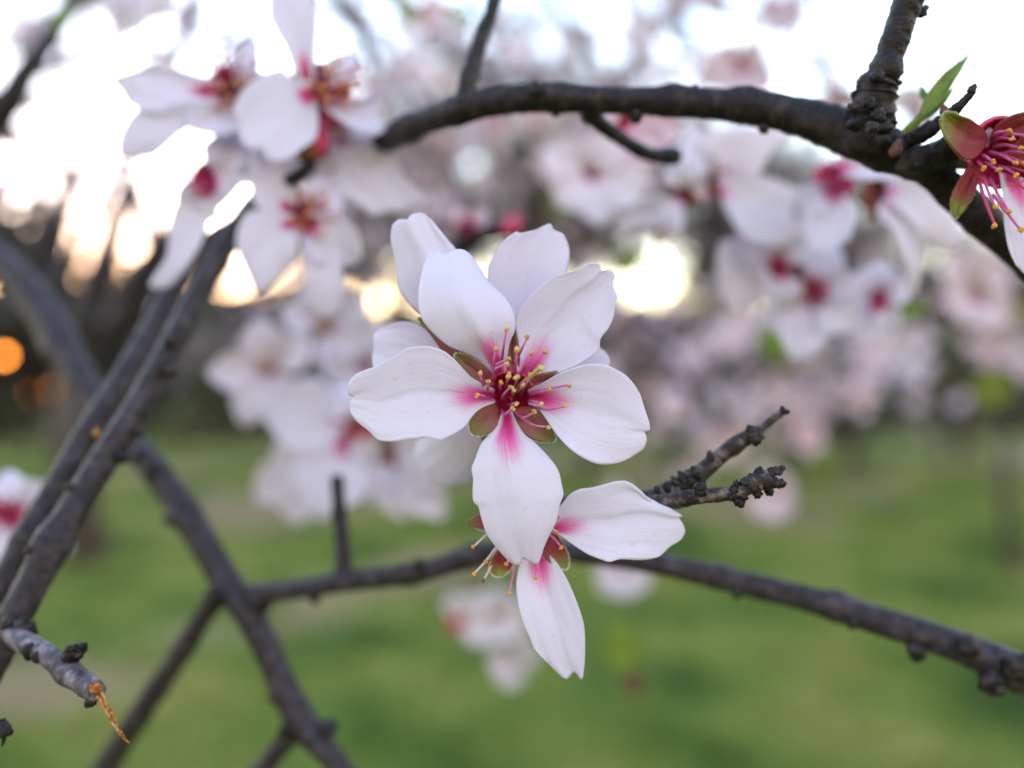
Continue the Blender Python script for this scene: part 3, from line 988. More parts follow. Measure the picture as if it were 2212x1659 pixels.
tube("hanging_scale", [(8, 1586, .102, 6), (8, 1600, .102, 4), (4, 1612, .102, 1.5)], M_BARK_BLACK, stub, seg=8, step=2, rough=.3)

forked = branch("branch", [(-60, 520, .205, 26.5), (10, 575, .200, 31.2), (70, 640, .196, 35.8), (120, 720, .190, 35.8), (165, 800, .184, 32.7), (215, 880, .178, 26.5), (270, 945, .172, 26.5), (330, 1010, .166, 29.6), (395, 1100, .161, 31.2), (450, 1190, .157, 31.2),
                           (495, 1268, .154, 32.7), (540, 1330, .152, 31.2), (585, 1420, .150, 29.6), (620, 1500, .148, 31.2), (670, 1580, .146, 31.2), (720, 1640, .144, 24.9), (770, 1710, .143, 23.4), (900, 1960, .142, 30), (1020, 2300, .142, 32)],
                M_BARK, "thick soft focus branch sloping down behind the parallel pair to a fork", seg=18, rough=0.04, nodes=4, seed=18)
tube("side_branch", [(480, 1275, .155, 28), (440, 1330, .158, 22), (390, 1410, .162, 23), (330, 1500, .166, 24), (270, 1590, .170, 26), (215, 1680, .174, 28)], M_BARK, forked, rough=0.06, nodes=4, seed=19)
tube("side_branch", [(640, 1575, .147, 26), (600, 1620, .149, 22), (550, 1690, .152, 22)], M_BARK, forked, rough=0.1, nodes=2, seed=20)
for i, (x, y, r, tx, ty) in enumerate([(330, 1020, 24, -.5, .8), (300, 985, 18, -.8, .2), (370, 1120, 18, -.9, .4), (462, 1288, 26, -.5, .6), (560, 1300, 26, .8, .4), (710, 1572, 20, 1, -.3), (600, 1505, 20, -1, .2), (625, 1575, 26, -.9, .5)]):
    bud(forked, x, y, (.163, .165, .159, .152, .151, .144, .147, .145)[i], r, (tx, ty), seed=50 + i, long=1.1)
low = branch("branch", [(520, 1282, .153, 22.4), (580, 1280, .151, 21.5), (660, 1270, .149, 21.5), (740, 1256, .147, 23.2), (830, 1247, .146, 22.4), (920, 1232, .145, 23.2), (1010, 1205, .144, 23.2), (1100, 1186, .143, 22.4), (1190, 1187, .142, 22.4),
                        (1290, 1200, .140, 23.2), (1400, 1214, .137, 24.1), (1520, 1240, .134, 24.9), (1640, 1268, .131, 26.7), (1760, 1298, .128, 28.4), (1880, 1335, .125, 31.0), (2000, 1372, .122, 32.7), (2100, 1408, .120, 36.1), (2180, 1445, .118, 43.0), (2260, 1480, .117, 39.6), (2500, 1590, .116, 42), (2900, 1760, .118, 46)],
             M_BARK, "long horizontal branch passing behind the lower flower and off past the lawn", seg=18, rough=0.04, nodes=6, seed=21)
tube("side_shoot", [(740, 1258, .147, 24), (742, 1215, .148, 18), (738, 1150, .150, 16), (732, 1085, .152, 15), (728, 1030, .154, 13)], M_BARK_DARK, low, rough=0.08, nodes=3, seed=22)
for i, (x, y, r, tx, ty, d) in enumerate([(680, 1290, 15, .1, 1, .147), (905, 1222, 18, -.1, -1, .1435), (1590, 1282, 14, .2, 1, .130), (1840, 1345, 16, .1, 1, .123), (1700, 1270, 12, .3, -1, .127), (1980, 1410, 22, -.2, 1, .119), (2140, 1475, 30, .1, 1, .116), (2155, 1490, 16, .1, 1, .115), (2090, 1395, 26, .3, -1, .117), (2200, 1440, 34, .5, -.4, .115)]):
    bud(low, x, y, d, r, (tx, ty), seed=60 + i, long=1.0)

# the sharp twigs beside the lower flower
fine = branch("scaly_twig", [(1000, 690, .118, 15), (1018, 800, .116, 16), (1040, 945, .114, 18), (1110, 1040, .111, 20), (1200, 1088, .1085, 20), (1300, 1100, .1060, 20), (1420, 1088, .1020, 19), (1465, 1080, .1004, 18), (1500, 1073, .0994, 17), (1540, 1070, .0988, 15), (1575, 1066, .0984, 14), (1600, 1060, .0982, 16), (1630, 1042, .0980, 20), (1660, 1034, .0978, 20)],
              M_BARK_TWIG, "sharp brown twig with a cluster of black bud knobs at its tip", seg=26, step=2.2, rough=0.09, nodes=5, seed=23)
for i, (x, y, r, tx, ty, dz) in enumerate([(1512, 1056, 15, .1, -1, -1.2), (1578, 1072, 12, .2, 1, -1), (1597, 1086, 13, .4, .8, -1.4), (1586, 1058, 12, -.2, -.6, -1.6), (1606, 1072, 12, .5, .5, -1.8), (1612, 1044, 15, -.3, -1, -1.6), (1628, 1052, 16, .3, .3, -2),
                                           (1642, 1022, 13, -.2, -1, -1.4), (1650, 1046, 17, .6, .3, -2), (1668, 1020, 14, .4, -1, -1), (1682, 1018, 10, 1, -.5, -.6), (1690, 1012, 8, 1, -.6, -.4), (1674, 1044, 15, 1, .3, -1.2), (1688, 1044, 11, 1, .1, -.8), (1636, 1066, 12, .2, 1, -1.2), (1663, 1062, 11, .6, .8, -1), (1590, 1044, 8, 0, -1, -1), (1622, 1030, 9, -.3, -1, -1.2)]):
    bud(fine, x, y, .0984 + dz * .0004, r, (tx, ty), seed=70 + i, scales=3, long=.95, rough=0.45)
ringv, ringf = [], []
for i in range(20):                                                    # the rim of a leaf scar on the round knob
    for j in range(8):
        a, b = i / 20 * 6.283, j / 8 * 6.283
        r = 12 + 3.0 * math.cos(b) + 1.0 * nz(i * .9, j)
        ringv.append(P(1513 + math.cos(a) * r, 1054 + math.sin(a) * r * .85, .0982 + .0002 * math.sin(b)))
for i in range(20):
    for j in range(8):
        ringf.append((i * 8 + j, i * 8 + (j + 1) % 8, ((i + 1) % 20) * 8 + (j + 1) % 8, ((i + 1) % 20) * 8 + j))
mesh_obj("scar_rim", ringv, ringf, M_BARK_TWIG, fine)
thin = branch("scaly_twig", [(1300, 1090, .1045, 18), (1400, 1076, .1045, 19), (1440, 1062, .1045, 20), (1480, 1044, .1045, 22), (1515, 1020, .1045, 19), (1550, 990, .105, 17), (1590, 960, .105, 16), (1625, 938, .1055, 17), (1645, 925, .1055, 10), (1670, 905, .106, 8.5), (1692, 888, .106, 8)],
              M_BARK_TWIG, "thin dark twig rising behind the sharp one to a small forked tip", seg=22, step=2.5, rough=0.10, nodes=5, seed=24)
for i, (x, y, r, tx, ty) in enumerate([(1420, 1062, 9, -.6, -1), (1440, 1052, 10, -.5, -1), (1458, 1040, 10, -.5, -1), (1474, 1032, 12, -.5, -1), (1494, 1048, 16, .4, .8), (1512, 1036, 14, .5, .8), (1500, 1020, 11, -.4, -1), (1535, 985, 9, -.3, -1), (1630, 946, 15, .4, .9), (1622, 928, 11, -.5, -.7), (1641, 940, 10, .7, .5), (1690, 884, 7, -.3, -1), (1698, 890, 7, 1, -.1)]):
    bud(thin, x, y, .1035, r, (tx, ty), seed=90 + i, scales=3, long=1.3, rough=0.4)

# ------------------------------------------------------------------ the sharp flower
def R1(pts): return [(691.25 + x * .375, 414.75 + y * .375) for x, y in pts]
def R2(pts): return [(864.06 + x * .3125, 950.5 + y * .3125) for x, y in pts]
def R3(p): return (933.2 + p[0] * .17706, 673.97 + p[1] * .17706)
def R5(pts): return [(1728.1 + x * .33324, y * .33324) for x, y in pts]


D0 = 0.0968
hero = empty("almond_blossom", P(1101, 856, D0 + .005), "large sharp white almond blossom with magenta centre, facing the lens", "flower", "almond blossoms near the lens")
sheet("petal", hero, R1([(1005, 1135), (940, 1105), (870, 1065), (800, 990), (770, 960), (720, 920), (660, 896), (610, 887), (540, 892), (490, 902), (450, 935), (380, 970), (330, 1000), (260, 1025), (200, 1055),
                         (165, 1105), (160, 1140), (170, 1172), (192, 1178), (184, 1197), (172, 1222), (174, 1262), (200, 1310),
                         (240, 1345), (285, 1380), (330, 1425), (380, 1437), (430, 1437), (500, 1425), (570, 1420), (600, 1412), (660, 1425), (700, 1430), (740, 1410), (790, 1385), (840, 1345), (870, 1300), (915, 1255), (965, 1230), (1010, 1215)]),
      15, 22, D0, (1.6, -1.4, .4), M_PETAL, cup=-1.20, ridge=-0.25, wave=0.31, seed=1, nu=54, nv=40, curl=.4)
sheet("petal", hero, R1([(1005, 1050), (970, 1020), (930, 980), (900, 955), (850, 930), (780, 905), (730, 880), (650, 810), (595, 745), (575, 690), (568, 620), (572, 540), (590, 450),
                         (600, 410), (625, 365), (660, 340), (690, 340), (720, 355), (755, 340), (790, 330), (830, 335), (870, 365),
                         (890, 400), (930, 450), (960, 500), (1000, 545), (1060, 600), (1100, 660), (1122, 720), (1125, 770), (1118, 810), (1095, 860), (1080, 930), (1078, 1000), (1072, 1045)]),
      13, 22, D0 + .0005, (1.8, -3.2, .6), M_PETAL, cup=1.80, ridge=0.55, wave=0.31, seed=2, nu=54, nv=40, skew=.5)
sheet("petal", hero, R1([(1130, 1065), (1128, 1000), (1136, 930), (1140, 850), (1130, 790), (1130, 720), (1170, 650), (1230, 580), (1290, 530), (1350, 485), (1420, 465), (1480, 450), (1530, 420),
                         (1570, 412), (1610, 420), (1622, 445), (1640, 455), (1665, 447), (1690, 465), (1700, 490), (1690, 520), (1695, 555), (1715, 600),
                         (1700, 650), (1690, 720), (1665, 780), (1625, 830), (1612, 860), (1612, 895), (1590, 930), (1540, 965), (1470, 1005), (1400, 1035), (1330, 1055), (1270, 1062), (1225, 1075), (1195, 1095)]),
      13, 22, D0 + .0012, (1.5, .2, -1.6), M_PETAL, cup=-0.90, ridge=-0.20, wave=0.37, seed=3, nu=54, nv=40)
sheet("petal", hero, R1([(1195, 1140), (1240, 1118), (1290, 1095), (1340, 1065), (1400, 1035), (1500, 1000), (1560, 990), (1640, 995), (1700, 1020), (1760, 1055), (1810, 1110),
                         (1845, 1170), (1870, 1250), (1890, 1310), (1900, 1350), (1895, 1375), (1870, 1382), (1880, 1410), (1880, 1440), (1860, 1480),
                         (1820, 1510), (1770, 1540), (1720, 1560), (1650, 1570), (1580, 1562), (1510, 1530), (1440, 1480), (1390, 1430), (1350, 1380), (1310, 1320), (1270, 1262), (1235, 1232), (1200, 1225)]),
      11, 20, D0, (1.6, -1.2, .8), M_PETAL, cup=-1.05, ridge=-0.25, wave=0.37, seed=4, nu=54, nv=40, curl=.3)
sheet("petal", hero, [(1084, 888), (1080, 902), (1074, 916), (1059, 936), (1040, 958), (1025, 996), (1019, 1012), (1022, 1036), (1021, 1060), (1023, 1084), (1033, 1094), (1039, 1116), (1052, 1154), (1077, 1188),
                      (1101, 1214), (1114, 1221), (1123, 1219), (1129, 1207), (1139, 1210), (1152, 1218), (1161, 1218), (1167, 1207),
                      (1174, 1185), (1186, 1157), (1202, 1125), (1209, 1091), (1217, 1069), (1214, 1050), (1208, 1022), (1198, 1003), (1177, 978), (1152, 953), (1134, 939), (1118, 915), (1110, 898), (1106, 888)],
      14, 21, D0 - .0002, (1.4, -2.2, -.4), M_PETAL, cup=1.12, ridge=0.30, wave=0.31, seed=5, nu=54, nv=40)

HS = [  # sepals of the sharp flower
    (R1([(1000, 1120), (950, 1120), (900, 1095), (850, 1050), (800, 1000), (778, 962), (778, 935), (800, 928), (850, 940), (910, 975), (960, 1020), (1010, 1070)]), 5, 7, (2.4, 1.6, .8), True),
    (R1([(1110, 1040), (1060, 1000), (1055, 940), (1075, 870), (1105, 810), (1120, 785), (1132, 815), (1142, 880), (1150, 950), (1150, 1010)]), 4, 6, (2.6, 2.0, 1.6), False),
    (R1([(1160, 1110), (1180, 1080), (1240, 1055), (1320, 1040), (1390, 1030), (1420, 1035), (1390, 1060), (1340, 1100), (1290, 1130), (1220, 1140)]), 4, 6, (2.6, 2.0, 1.8), False),
    (R1([(1020, 1235), (985, 1212), (940, 1215), (910, 1260), (880, 1300), (860, 1340), (870, 1388), (905, 1403), (950, 1396), (995, 1375), (1025, 1340), (1045, 1290)]), 5, 8, (2.2, .9, .4), True),
    (R1([(1100, 1250), (1085, 1300), (1140, 1360), (1190, 1400), (1250, 1430), (1330, 1440), (1355, 1425), (1345, 1385), (1320, 1330), (1290, 1290), (1250, 1255), (1180, 1235)]), 5, 7, (2.2, 1.1, .9), True),
]
for i, (ol, a, b, dep, fz) in enumerate(HS):
    s_ = sheet("sepal", hero, ol, a, b, D0, dep, M_SEPAL, cup=-.5, ridge=-.35, wave=.2, nu=22, nv=16, thick=.0003, seed=30 + i)
    if fz:
        fringe(s_, ol, D0, dep, seed=i)
cup(hero, 1100, 856, D0 + .0018, 54, .0050, M_CUP, tilt=(2, 3))
lump("ovary", hero, P(1104, 862, D0 + .0052), Vector((.1, -1, .1)), .0009, .0006, M_CUP, sub=2, rough=.1)
# anthers in photo detail pixels, depth before (-) or behind D0 in mm
ST = [((905, 225), (835, 600), -2.2), ((1160, 320), (1020, 560), -2.0), ((775, 465), (735, 760), -2.6), ((1035, 485), (1015, 760), -2.8), ((1215, 515), (1075, 770), -2.4), ((1365, 495), (1190, 770), -1.8),
      ((925, 580), (770, 720), -3.2), ((900, 635), (745, 800), -3.6), ((590, 765), (610, 900), -2.2), ((690, 860), (650, 990), -2.8), ((565, 1015), (660, 1060), -1.8), ((840, 860), (830, 960), -3.2),
      ((930, 795), (900, 900), -4.2), ((1040, 800), (1000, 920), -4.6), ((950, 925), (830, 1090), -4.4), ((1655, 890), (1250, 990), -1.4), ((1415, 955), (1200, 1020), -2.0), ((1325, 1115), (1200, 1090), -2.2),
      ((1610, 1150), (1260, 1160), -1.4), ((1240, 1225), (1010, 1230), -2.2), ((970, 1180), (840, 1210), -3.4), ((1030, 1115), (930, 1150), -4.0), ((1410, 1405), (1010, 1240), -1.2), ((1000, 960), (990, 1030), -4.2), ((1190, 790), (1090, 1020), -3.4), ((1100, 905), (1060, 980), -4.0)]
MIDS = {22: (1215, 1370), 19: (1110, 1290), 20: (880, 1255), 6: (790, 640), 7: (770, 700), 18: (1400, 1190)}
for i, (tip, bs, z) in enumerate(ST):
    bx, by = R3(bs)
    tx, ty = R3(tip)
    cx, cy = 1101, 855
    gx_, gy_ = cx + (bx - cx) * .92, cy + (by - cy) * .92
    rad = min(1.0, math.hypot(gx_ - cx, gy_ - cy) / 46)
    db = D0 + .0018 + .0042 * (1 - rad ** 2)
    mid = R3(MIDS[i]) if i in MIDS else ((gx_ + tx) / 2 + 2 * math.sin(i * 2.1), (gy_ + ty) / 2 - 1.5)
    out_ = math.hypot(tx - cx, ty - cy)
    dt = D0 + z * .0008 - (.0016 if out_ > 60 else .0004)
    stamen(hero, [(gx_, gy_, db), (mid[0], mid[1], db * .12 + dt * .88), (tx, ty, dt)], 3.6, 2.1, 5.9 if i not in (12, 13, 3) else 8.0, i, am=M_ANTHER if i not in (11,) else M_ANTHER_ORANGE)
pv = [R3((1010, 985)), R3((1085, 900)), R3((1200, 790)), R3((1300, 700)), R3((1335, 688))]
W_ = [(*P(x, y, D0 + z), px(r, D0)) for (x, y), z, r in zip(pv, (.0046, .0005, -.003, -.0042, -.0045), (7, 6.5, 5.4, 4.8, 5.2))]
pist = tube_w("pistil", W_, M_PISTIL, hero, 12, 26, .08, 0, 5)
lump("stigma", pist, P(*R3((1335, 685)), D0 - .0046), Vector((.5, -.6, .5)), px(6, D0), px(8, D0), M_PISTIL, sub=2, rough=.3, seed=3)
tube("pedicel", [(1098, 862, D0 + .0086, 30), (1085, 890, D0 + .0105, 22), (1055, 935, D0 + .014, 17), (1040, 955, D0 + .017, 16)], M_STEM, hero, seg=12, step=3)

# ------------------------------------------------------------------ the flower behind it
D1 = 0.1025
rear = empty("almond_blossom", P(985, 780, D1 + .004), "white blossom almost hidden behind the large sharp one, its petals fanning above", "flower", "almond blossoms near the lens")
sheet("petal", rear, R1([(760, 850), (660, 790), (580, 705), (520, 650), (460, 570), (440, 480), (430, 380), (411, 300), (408, 240), (415, 190),
                         (450, 160), (480, 158), (505, 158), (520, 135), (560, 122), (600, 126), (640, 160),
                         (690, 220), (740, 280), (785, 335), (830, 430), (850, 560), (830, 720)]), 9, 16, D1, (2.5, 0, -1.0), M_PETAL_REAR, cup=1.0, ridge=.8, wave=.5, seed=11)
sheet("petal", rear, R1([(1090, 800), (1010, 700), (965, 570), (968, 450), (985, 400), (1030, 310), (1080, 262),
                         (1130, 228), (1160, 236), (1190, 230), (1250, 215), (1310, 185), (1335, 190), (1345, 215), (1400, 240),
                         (1425, 290), (1437, 350), (1427, 420), (1412, 470), (1340, 600), (1220, 740)]), 7, 14, D1 + .001, (2.5, .6, -.6), M_PETAL_REAR, cup=-1.2, ridge=-.3, wave=.5, seed=12)
sheet("petal", rear, R1([(790, 960), (715, 893), (645, 825), (580, 775), (520, 752), (480, 747), (420, 755), (350, 780), (312, 825), (310, 890), (300, 960), (310, 1020), (360, 1080), (480, 1110), (640, 1080), (730, 1020)]),
      7, 11, D1 + .001, (2.0, .5, 1.0), M_PETAL, cup=-.8, wave=.4, seed=13)
sheet("petal", rear, R1([(1300, 1000), (1400, 930), (1500, 895), (1590, 885), (1640, 918), (1667, 965), (1662, 1010), (1600, 1070), (1450, 1090)]), 3, 6, D1 + .002, (1.5, .5, .4), M_PETAL_REAR, cup=-.6, wave=.3, seed=14)
sheet("petal", rear, [(1020, 915), (1006, 918), (970, 930), (930, 938), (900, 952), (898, 990), (920, 1030), (965, 1050), (1010, 1040), (1036, 1000), (1045, 968), (1040, 950), (1032, 932)], 4, 8, D1 + .004, (1, 5, 12), M_PETAL_REAR, cup=-.6, wave=.4, seed=15)
sheet("sepal", rear, R1([(790, 1000), (740, 960), (690, 900), (640, 830), (590, 770), (560, 720), (585, 715), (640, 770), (700, 840), (760, 900), (800, 950)]), 5, 6, D1 - .0014, (1, .3, -.3), M_SEPAL, wave=.1, nu=16, nv=8, thick=.0003)
cup(rear, 992, 790, D1 + .003, 38, .004, M_CUP)
stamen_brush(rear, (992, 790), D1 + .004, 14, 34, 18, (-.2, -.4), 3, M_FILAMENT_RED, M_ANTHER, r=3)
tube("pedicel", [(990, 795, D1 + .0085, 22), (1000, 790, D1 + .011, 16), (1016, 800, .116, 14)], M_STEM, rear, seg=10, step=3)

# ------------------------------------------------------------------ the lower flower
D2 = 0.0995
lower = empty("almond_blossom", P(1118, 1155, D2 + .004), "white blossom hanging below the large one, petals spread sideways and downward", "flower", "almond blossoms near the lens")
sheet("petal", lower, R2([(1010, 610), (1060, 520), (1088, 480), (1120, 440), (1180, 372), (1250, 338), (1320, 330), (1400, 310), (1480, 288), (1550, 282), (1600, 300), (1660, 345), (1710, 395),
                          (1755, 430), (1760, 452), (1790, 465), (1850, 465), (1900, 490), (1955, 528), (1925, 535), (1950, 570), (1970, 630), (1940, 690), (1880, 725),
                          (1840, 762), (1790, 805), (1730, 822), (1650, 830), (1570, 825), (1510, 825), (1450, 843), (1400, 830), (1300, 790), (1220, 740), (1150, 690), (1080, 640)]),
      13, 24, D2, (1.2, -.6, .6), M_PETAL, cup=-1.0, ridge=-.3, wave=.5, seed=21, nu=48, nv=36)
sheet("petal", lower, R2([(920, 740), (860, 790), (826, 870), (805, 1000), (822, 1150), (860, 1280), (895, 1360), (935, 1450), (1000, 1515),
                          (1070, 1570), (1090, 1610), (1130, 1645), (1160, 1648), (1200, 1605), (1225, 1620), (1250, 1655), (1263, 1640), (1270, 1580),
                          (1277, 1500), (1278, 1350), (1265, 1250), (1225, 1130), (1180, 1020), (1130, 920), (1070, 830), (1000, 770)]),
      9, 17, D2 + .0002, (1.4, -.2, 1.0), M_PETAL, cup=-.8, ridge=-.3, wave=.5, seed=22, nu=48, nv=36)
sheet("petal", lower, R2([(720, 690), (640, 655), (580, 635), (530, 618), (508, 598), (520, 555), (560, 525), (640, 570), (720, 630)]), 3, 6, D2 + .002, (1, .5, 0), M_PETAL_PALE, wave=.3, seed=23, nu=20, nv=14)
s_ = sheet("sepal", lower, R2([(600, 620), (540, 612), (505, 600), (478, 580), (458, 566), (490, 545), (530, 524), (552, 515), (590, 560)]), 3, 5, D2 + .0015, (.6, .2, -.2), M_SEPAL, nu=14, nv=10, thick=.0003)
for i, ol in enumerate((R2([(740, 730), (690, 760), (650, 800), (622, 870), (632, 915), (655, 938), (695, 942), (740, 912), (775, 872), (780, 810)]), R2([(1040, 640), (1005, 720), (998, 790), (1030, 845), (1085, 880), (1140, 892), (1163, 872), (1162, 800), (1130, 735), (1090, 660)]))):
    s_ = sheet("sepal", lower, ol, 4, 6 if i == 0 else 6, D2 + (.0008 if i else -.0002), (1.4, .6, .2), M_SEPAL_GREEN, cup=-.4, wave=.2, nu=18, nv=14, thick=.0003, seed=40 + i)
    fringe(s_, ol, D2 + (.0008 if i else -.0002), (1.4, .6, .2), seed=9 + i)
cup(lower, 1126, 1160, D2 + .0024, 44, .004, M_CUP)
LST = [((510, 735), (650, 610), 0), ((595, 833), (700, 690), 0), ((515, 920), (690, 740), 0), ((580, 965), (690, 750), 2), ((740, 853), (780, 740), 0), ((760, 1050), (790, 800), 0), ((935, 943), (960, 780), 1), ((1112, 737), (1010, 640), 0), ((1075, 630), (1000, 600), 0), ((1090, 535), (1010, 560), 0)]
for i, (tip, bs, k) in enumerate(LST):
    (bx, by), (tx, ty) = R2([bs])[0], R2([tip])[0]
    stamen(lower, [(bx, by, D2 + .0022), ((bx + tx) / 2 + 2, (by + ty) / 2 - 2, D2), (tx, ty, D2 - .001)], 3.0, 1.9, 4.6, 40 + i, fm=M_FILAMENT if i in (5, 6, 7) else M_FILAMENT_PALE, am=M_ANTHER_DARK if k == 2 else M_ANTHER_ORANGE)
tube("pedicel", [(1128, 1158, D2 + .0078, 22), (1150, 1130, D2 + .0092, 16), (1190, 1090, .1065, 14)], M_STEM, lower, seg=10, step=3)

# ------------------------------------------------------------------ the red flower at the frame's edge
D3 = 0.1000
red = empty("almond_blossom", P(2160, 320, D3 + .004), "nearly petalless flower with red and green sepals and long pink stamens", "flower", "almond blossoms near the lens")
for i, (ol, a, b, dep) in enumerate((
        (R5([(1210, 930), (1150, 1010), (1080, 1040), (1010, 985), (945, 900), (915, 820), (910, 770), (940, 728), (1000, 728), (1050, 755), (1110, 775), (1170, 820), (1205, 870)]), 5, 8, (2.5, .5, -1)),
        (R5([(1150, 1040), (1095, 1080), (1040, 1160), (1000, 1240), (978, 1320), (985, 1390), (1005, 1415), (1040, 1385), (1090, 1320), (1130, 1250), (1155, 1170), (1165, 1100)]), 5, 7, (2.5, 1.6, 1.2)),
        (R5([(1240, 900), (1245, 860), (1290, 800), (1360, 755), (1450, 728), (1560, 720), (1640, 770), (1600, 840), (1500, 880), (1380, 890)]), 5, 7, (2.5, 1, .5)),
        (R5([(1320, 1010), (1400, 920), (1500, 860), (1620, 860), (1680, 960), (1600, 1080), (1440, 1100)]), 3, 5, (2.5, 1.5, 1)))):
    s_ = sheet("sepal", red, ol, a, b, D3, dep, M_SEPAL_GREEN, cup=-.6, ridge=-.3, wave=.3, nu=24, nv=18, thick=.0003, seed=50 + i)
    fringe(s_, ol, D3, dep, seed=20 + i, length=4)
cup(red, 2168, 330, D3 + .0020, 74, .005, M_CUP, tilt=(-4, 2))
for i, (tip, bs, z) in enumerate([((1370, 900), (1250, 920), -1), ((1345, 850), (1230, 900), -.5), ((1250, 1050), (1180, 1010), -1.2), ((1190, 1085), (1150, 1050), -1.4), ((1280, 1100), (1190, 1060), -1.8), ((1395, 1055), (1230, 985), -1.8), ((1445, 1055), (1260, 1000), -1.4), ((1265, 1335), (1190, 1150), -.6),
                                  ((1350, 1365), (1230, 1160), -.6), ((1260, 1455), (1150, 1120), -.2), ((1425, 1485), (1250, 1260), 0), ((1470, 880), (1280, 890), -.5), ((1480, 1120), (1300, 1090), -1.5), ((1430, 960), (1260, 950), -1.6), ((1500, 1000), (1300, 1000), -1), ((1480, 1240), (1330, 1140), -.6), ((1400, 1130), (1280, 1080), -2)]):
    (bx, by), (tx, ty) = R5([bs])[0], R5([tip])[0]
    stamen(red, [(bx, by, D3 + .0035), ((bx + tx) / 2 - 4, (by + ty) / 2 - 5, D3 + .0008), (tx, ty, D3 + z * .001)], 4.4, 2.5, 6.4, 60 + i, fm=M_FILAMENT_RED if i % 3 == 0 else M_FILAMENT, am=M_ANTHER_ORANGE)
sheet("petal", red, R5([(1290, 1110), (1310, 1250), (1320, 1420), (1350, 1600), (1400, 1720), (1480, 1790), (1580, 1760), (1640, 1600), (1600, 1350), (1440, 1150)]), 4, 7, D3 + .0012, (1.5, .5, 1.5), M_PETAL, cup=-.6, wave=.4, seed=61)
sheet("petal", red, R5([(1210, 960), (1195, 900), (1200, 855), (1225, 830), (1255, 845), (1250, 900)]), 2, 4, D3 + .003, (.5, .2, 0), M_PETAL_PINK, wave=.2, nu=12, nv=10, seed=62)
tube("pedicel", [(2150, 335, D3 + .0088, 30), (2110, 340, .1100, 26), (2060, 345, .1095, 22)], M_STEM, red, seg=12, step=3)


# ------------------------------------------------------------------ soft flowers in the middle distance
def soft_flower(c, d, petals, label, core=24, core_mat=None, mat=None, brush=None, sepals=(), group="almond blossoms in soft focus", seed=0, reach=0.14, name="almond_blossom", traced=()):
    root = empty(name, P(c[0], c[1], d + .004), label, "flower", group)
    for i, pt in enumerate(petals):
        tx, ty, w = pt[:3]
        dz = pt[3] if len(pt) > 3 else -.5
        b = (c[0] + (tx - c[0]) * reach, c[1] + (ty - c[1]) * reach) if len(pt) < 6 else (pt[4], pt[5])
        wk = 1.28 if seed < 110 else 1.12
        ol, a, bb = obovate(b, (tx + (tx - b[0]) * .06, ty + (ty - b[1]) * .06), w * wk, seed=seed * 10 + i, notch=.05 if i % 2 else .09)
        k = d / .158
        sheet("petal", root, ol, a, bb, d, (1.6 * k, -.6 * k, dz * k), mat or M_PETAL_RED, cup=-1.3 * k, wave=.7 * k, nu=20, nv=16, thick=.00016, seed=seed * 10 + i)
    for i, (ol, a, b, dz, m_) in enumerate(traced):
        k = d / .158
        KW = 1.15 if seed < 110 else 1.10
        mx_, my_ = sum(q[0] for q in ol) / len(ol), sum(q[1] for q in ol) / len(ol)
        ol = [(mx_ + (q[0] - mx_) * KW, my_ + (q[1] - my_) * KW) for q in ol]
        sheet("petal", root, ol, a, b, d, (1.4 * k, -.2 * k, dz * k), m_ or mat or M_PETAL_RED, cup=-.9 * k, wave=.7 * k, nu=26, nv=22, thick=.00012, seed=seed * 10 + 5 + i)
    if core:
        cup(root, c[0], c[1], d + .0012, core * 1.15, .004, core_mat or M_CUP, n=18, rings=6)
    if brush:
        n, spread, L, dirx, diry, fm, am = brush
        stamen_brush(root, c, d + .003, n, spread, L, (dirx, diry), seed, fm, am, r=2.2, ar=4.6, lift=.008)
    for i, (tx, ty, w) in enumerate(sepals):
        ol, a, bb = obovate((c[0] + (tx - c[0]) * .2, c[1] + (ty - c[1]) * .2), (tx, ty), w, seed=seed + i, notch=-.02)
        sheet("sepal", root, ol, a, bb, d + .0008, (1.2, .8, .6), M_SEPAL_GREEN, cup=-.3, wave=.2, nu=12, nv=8, thick=.0003, seed=seed + i)
    return root


def R4(pts): return [(207.4 + x * .3959, y * .3959) for x, y in pts]
def R8(pts): return [(1071.4 + x * .4531, 172.8 + y * .4531) for x, y in pts]


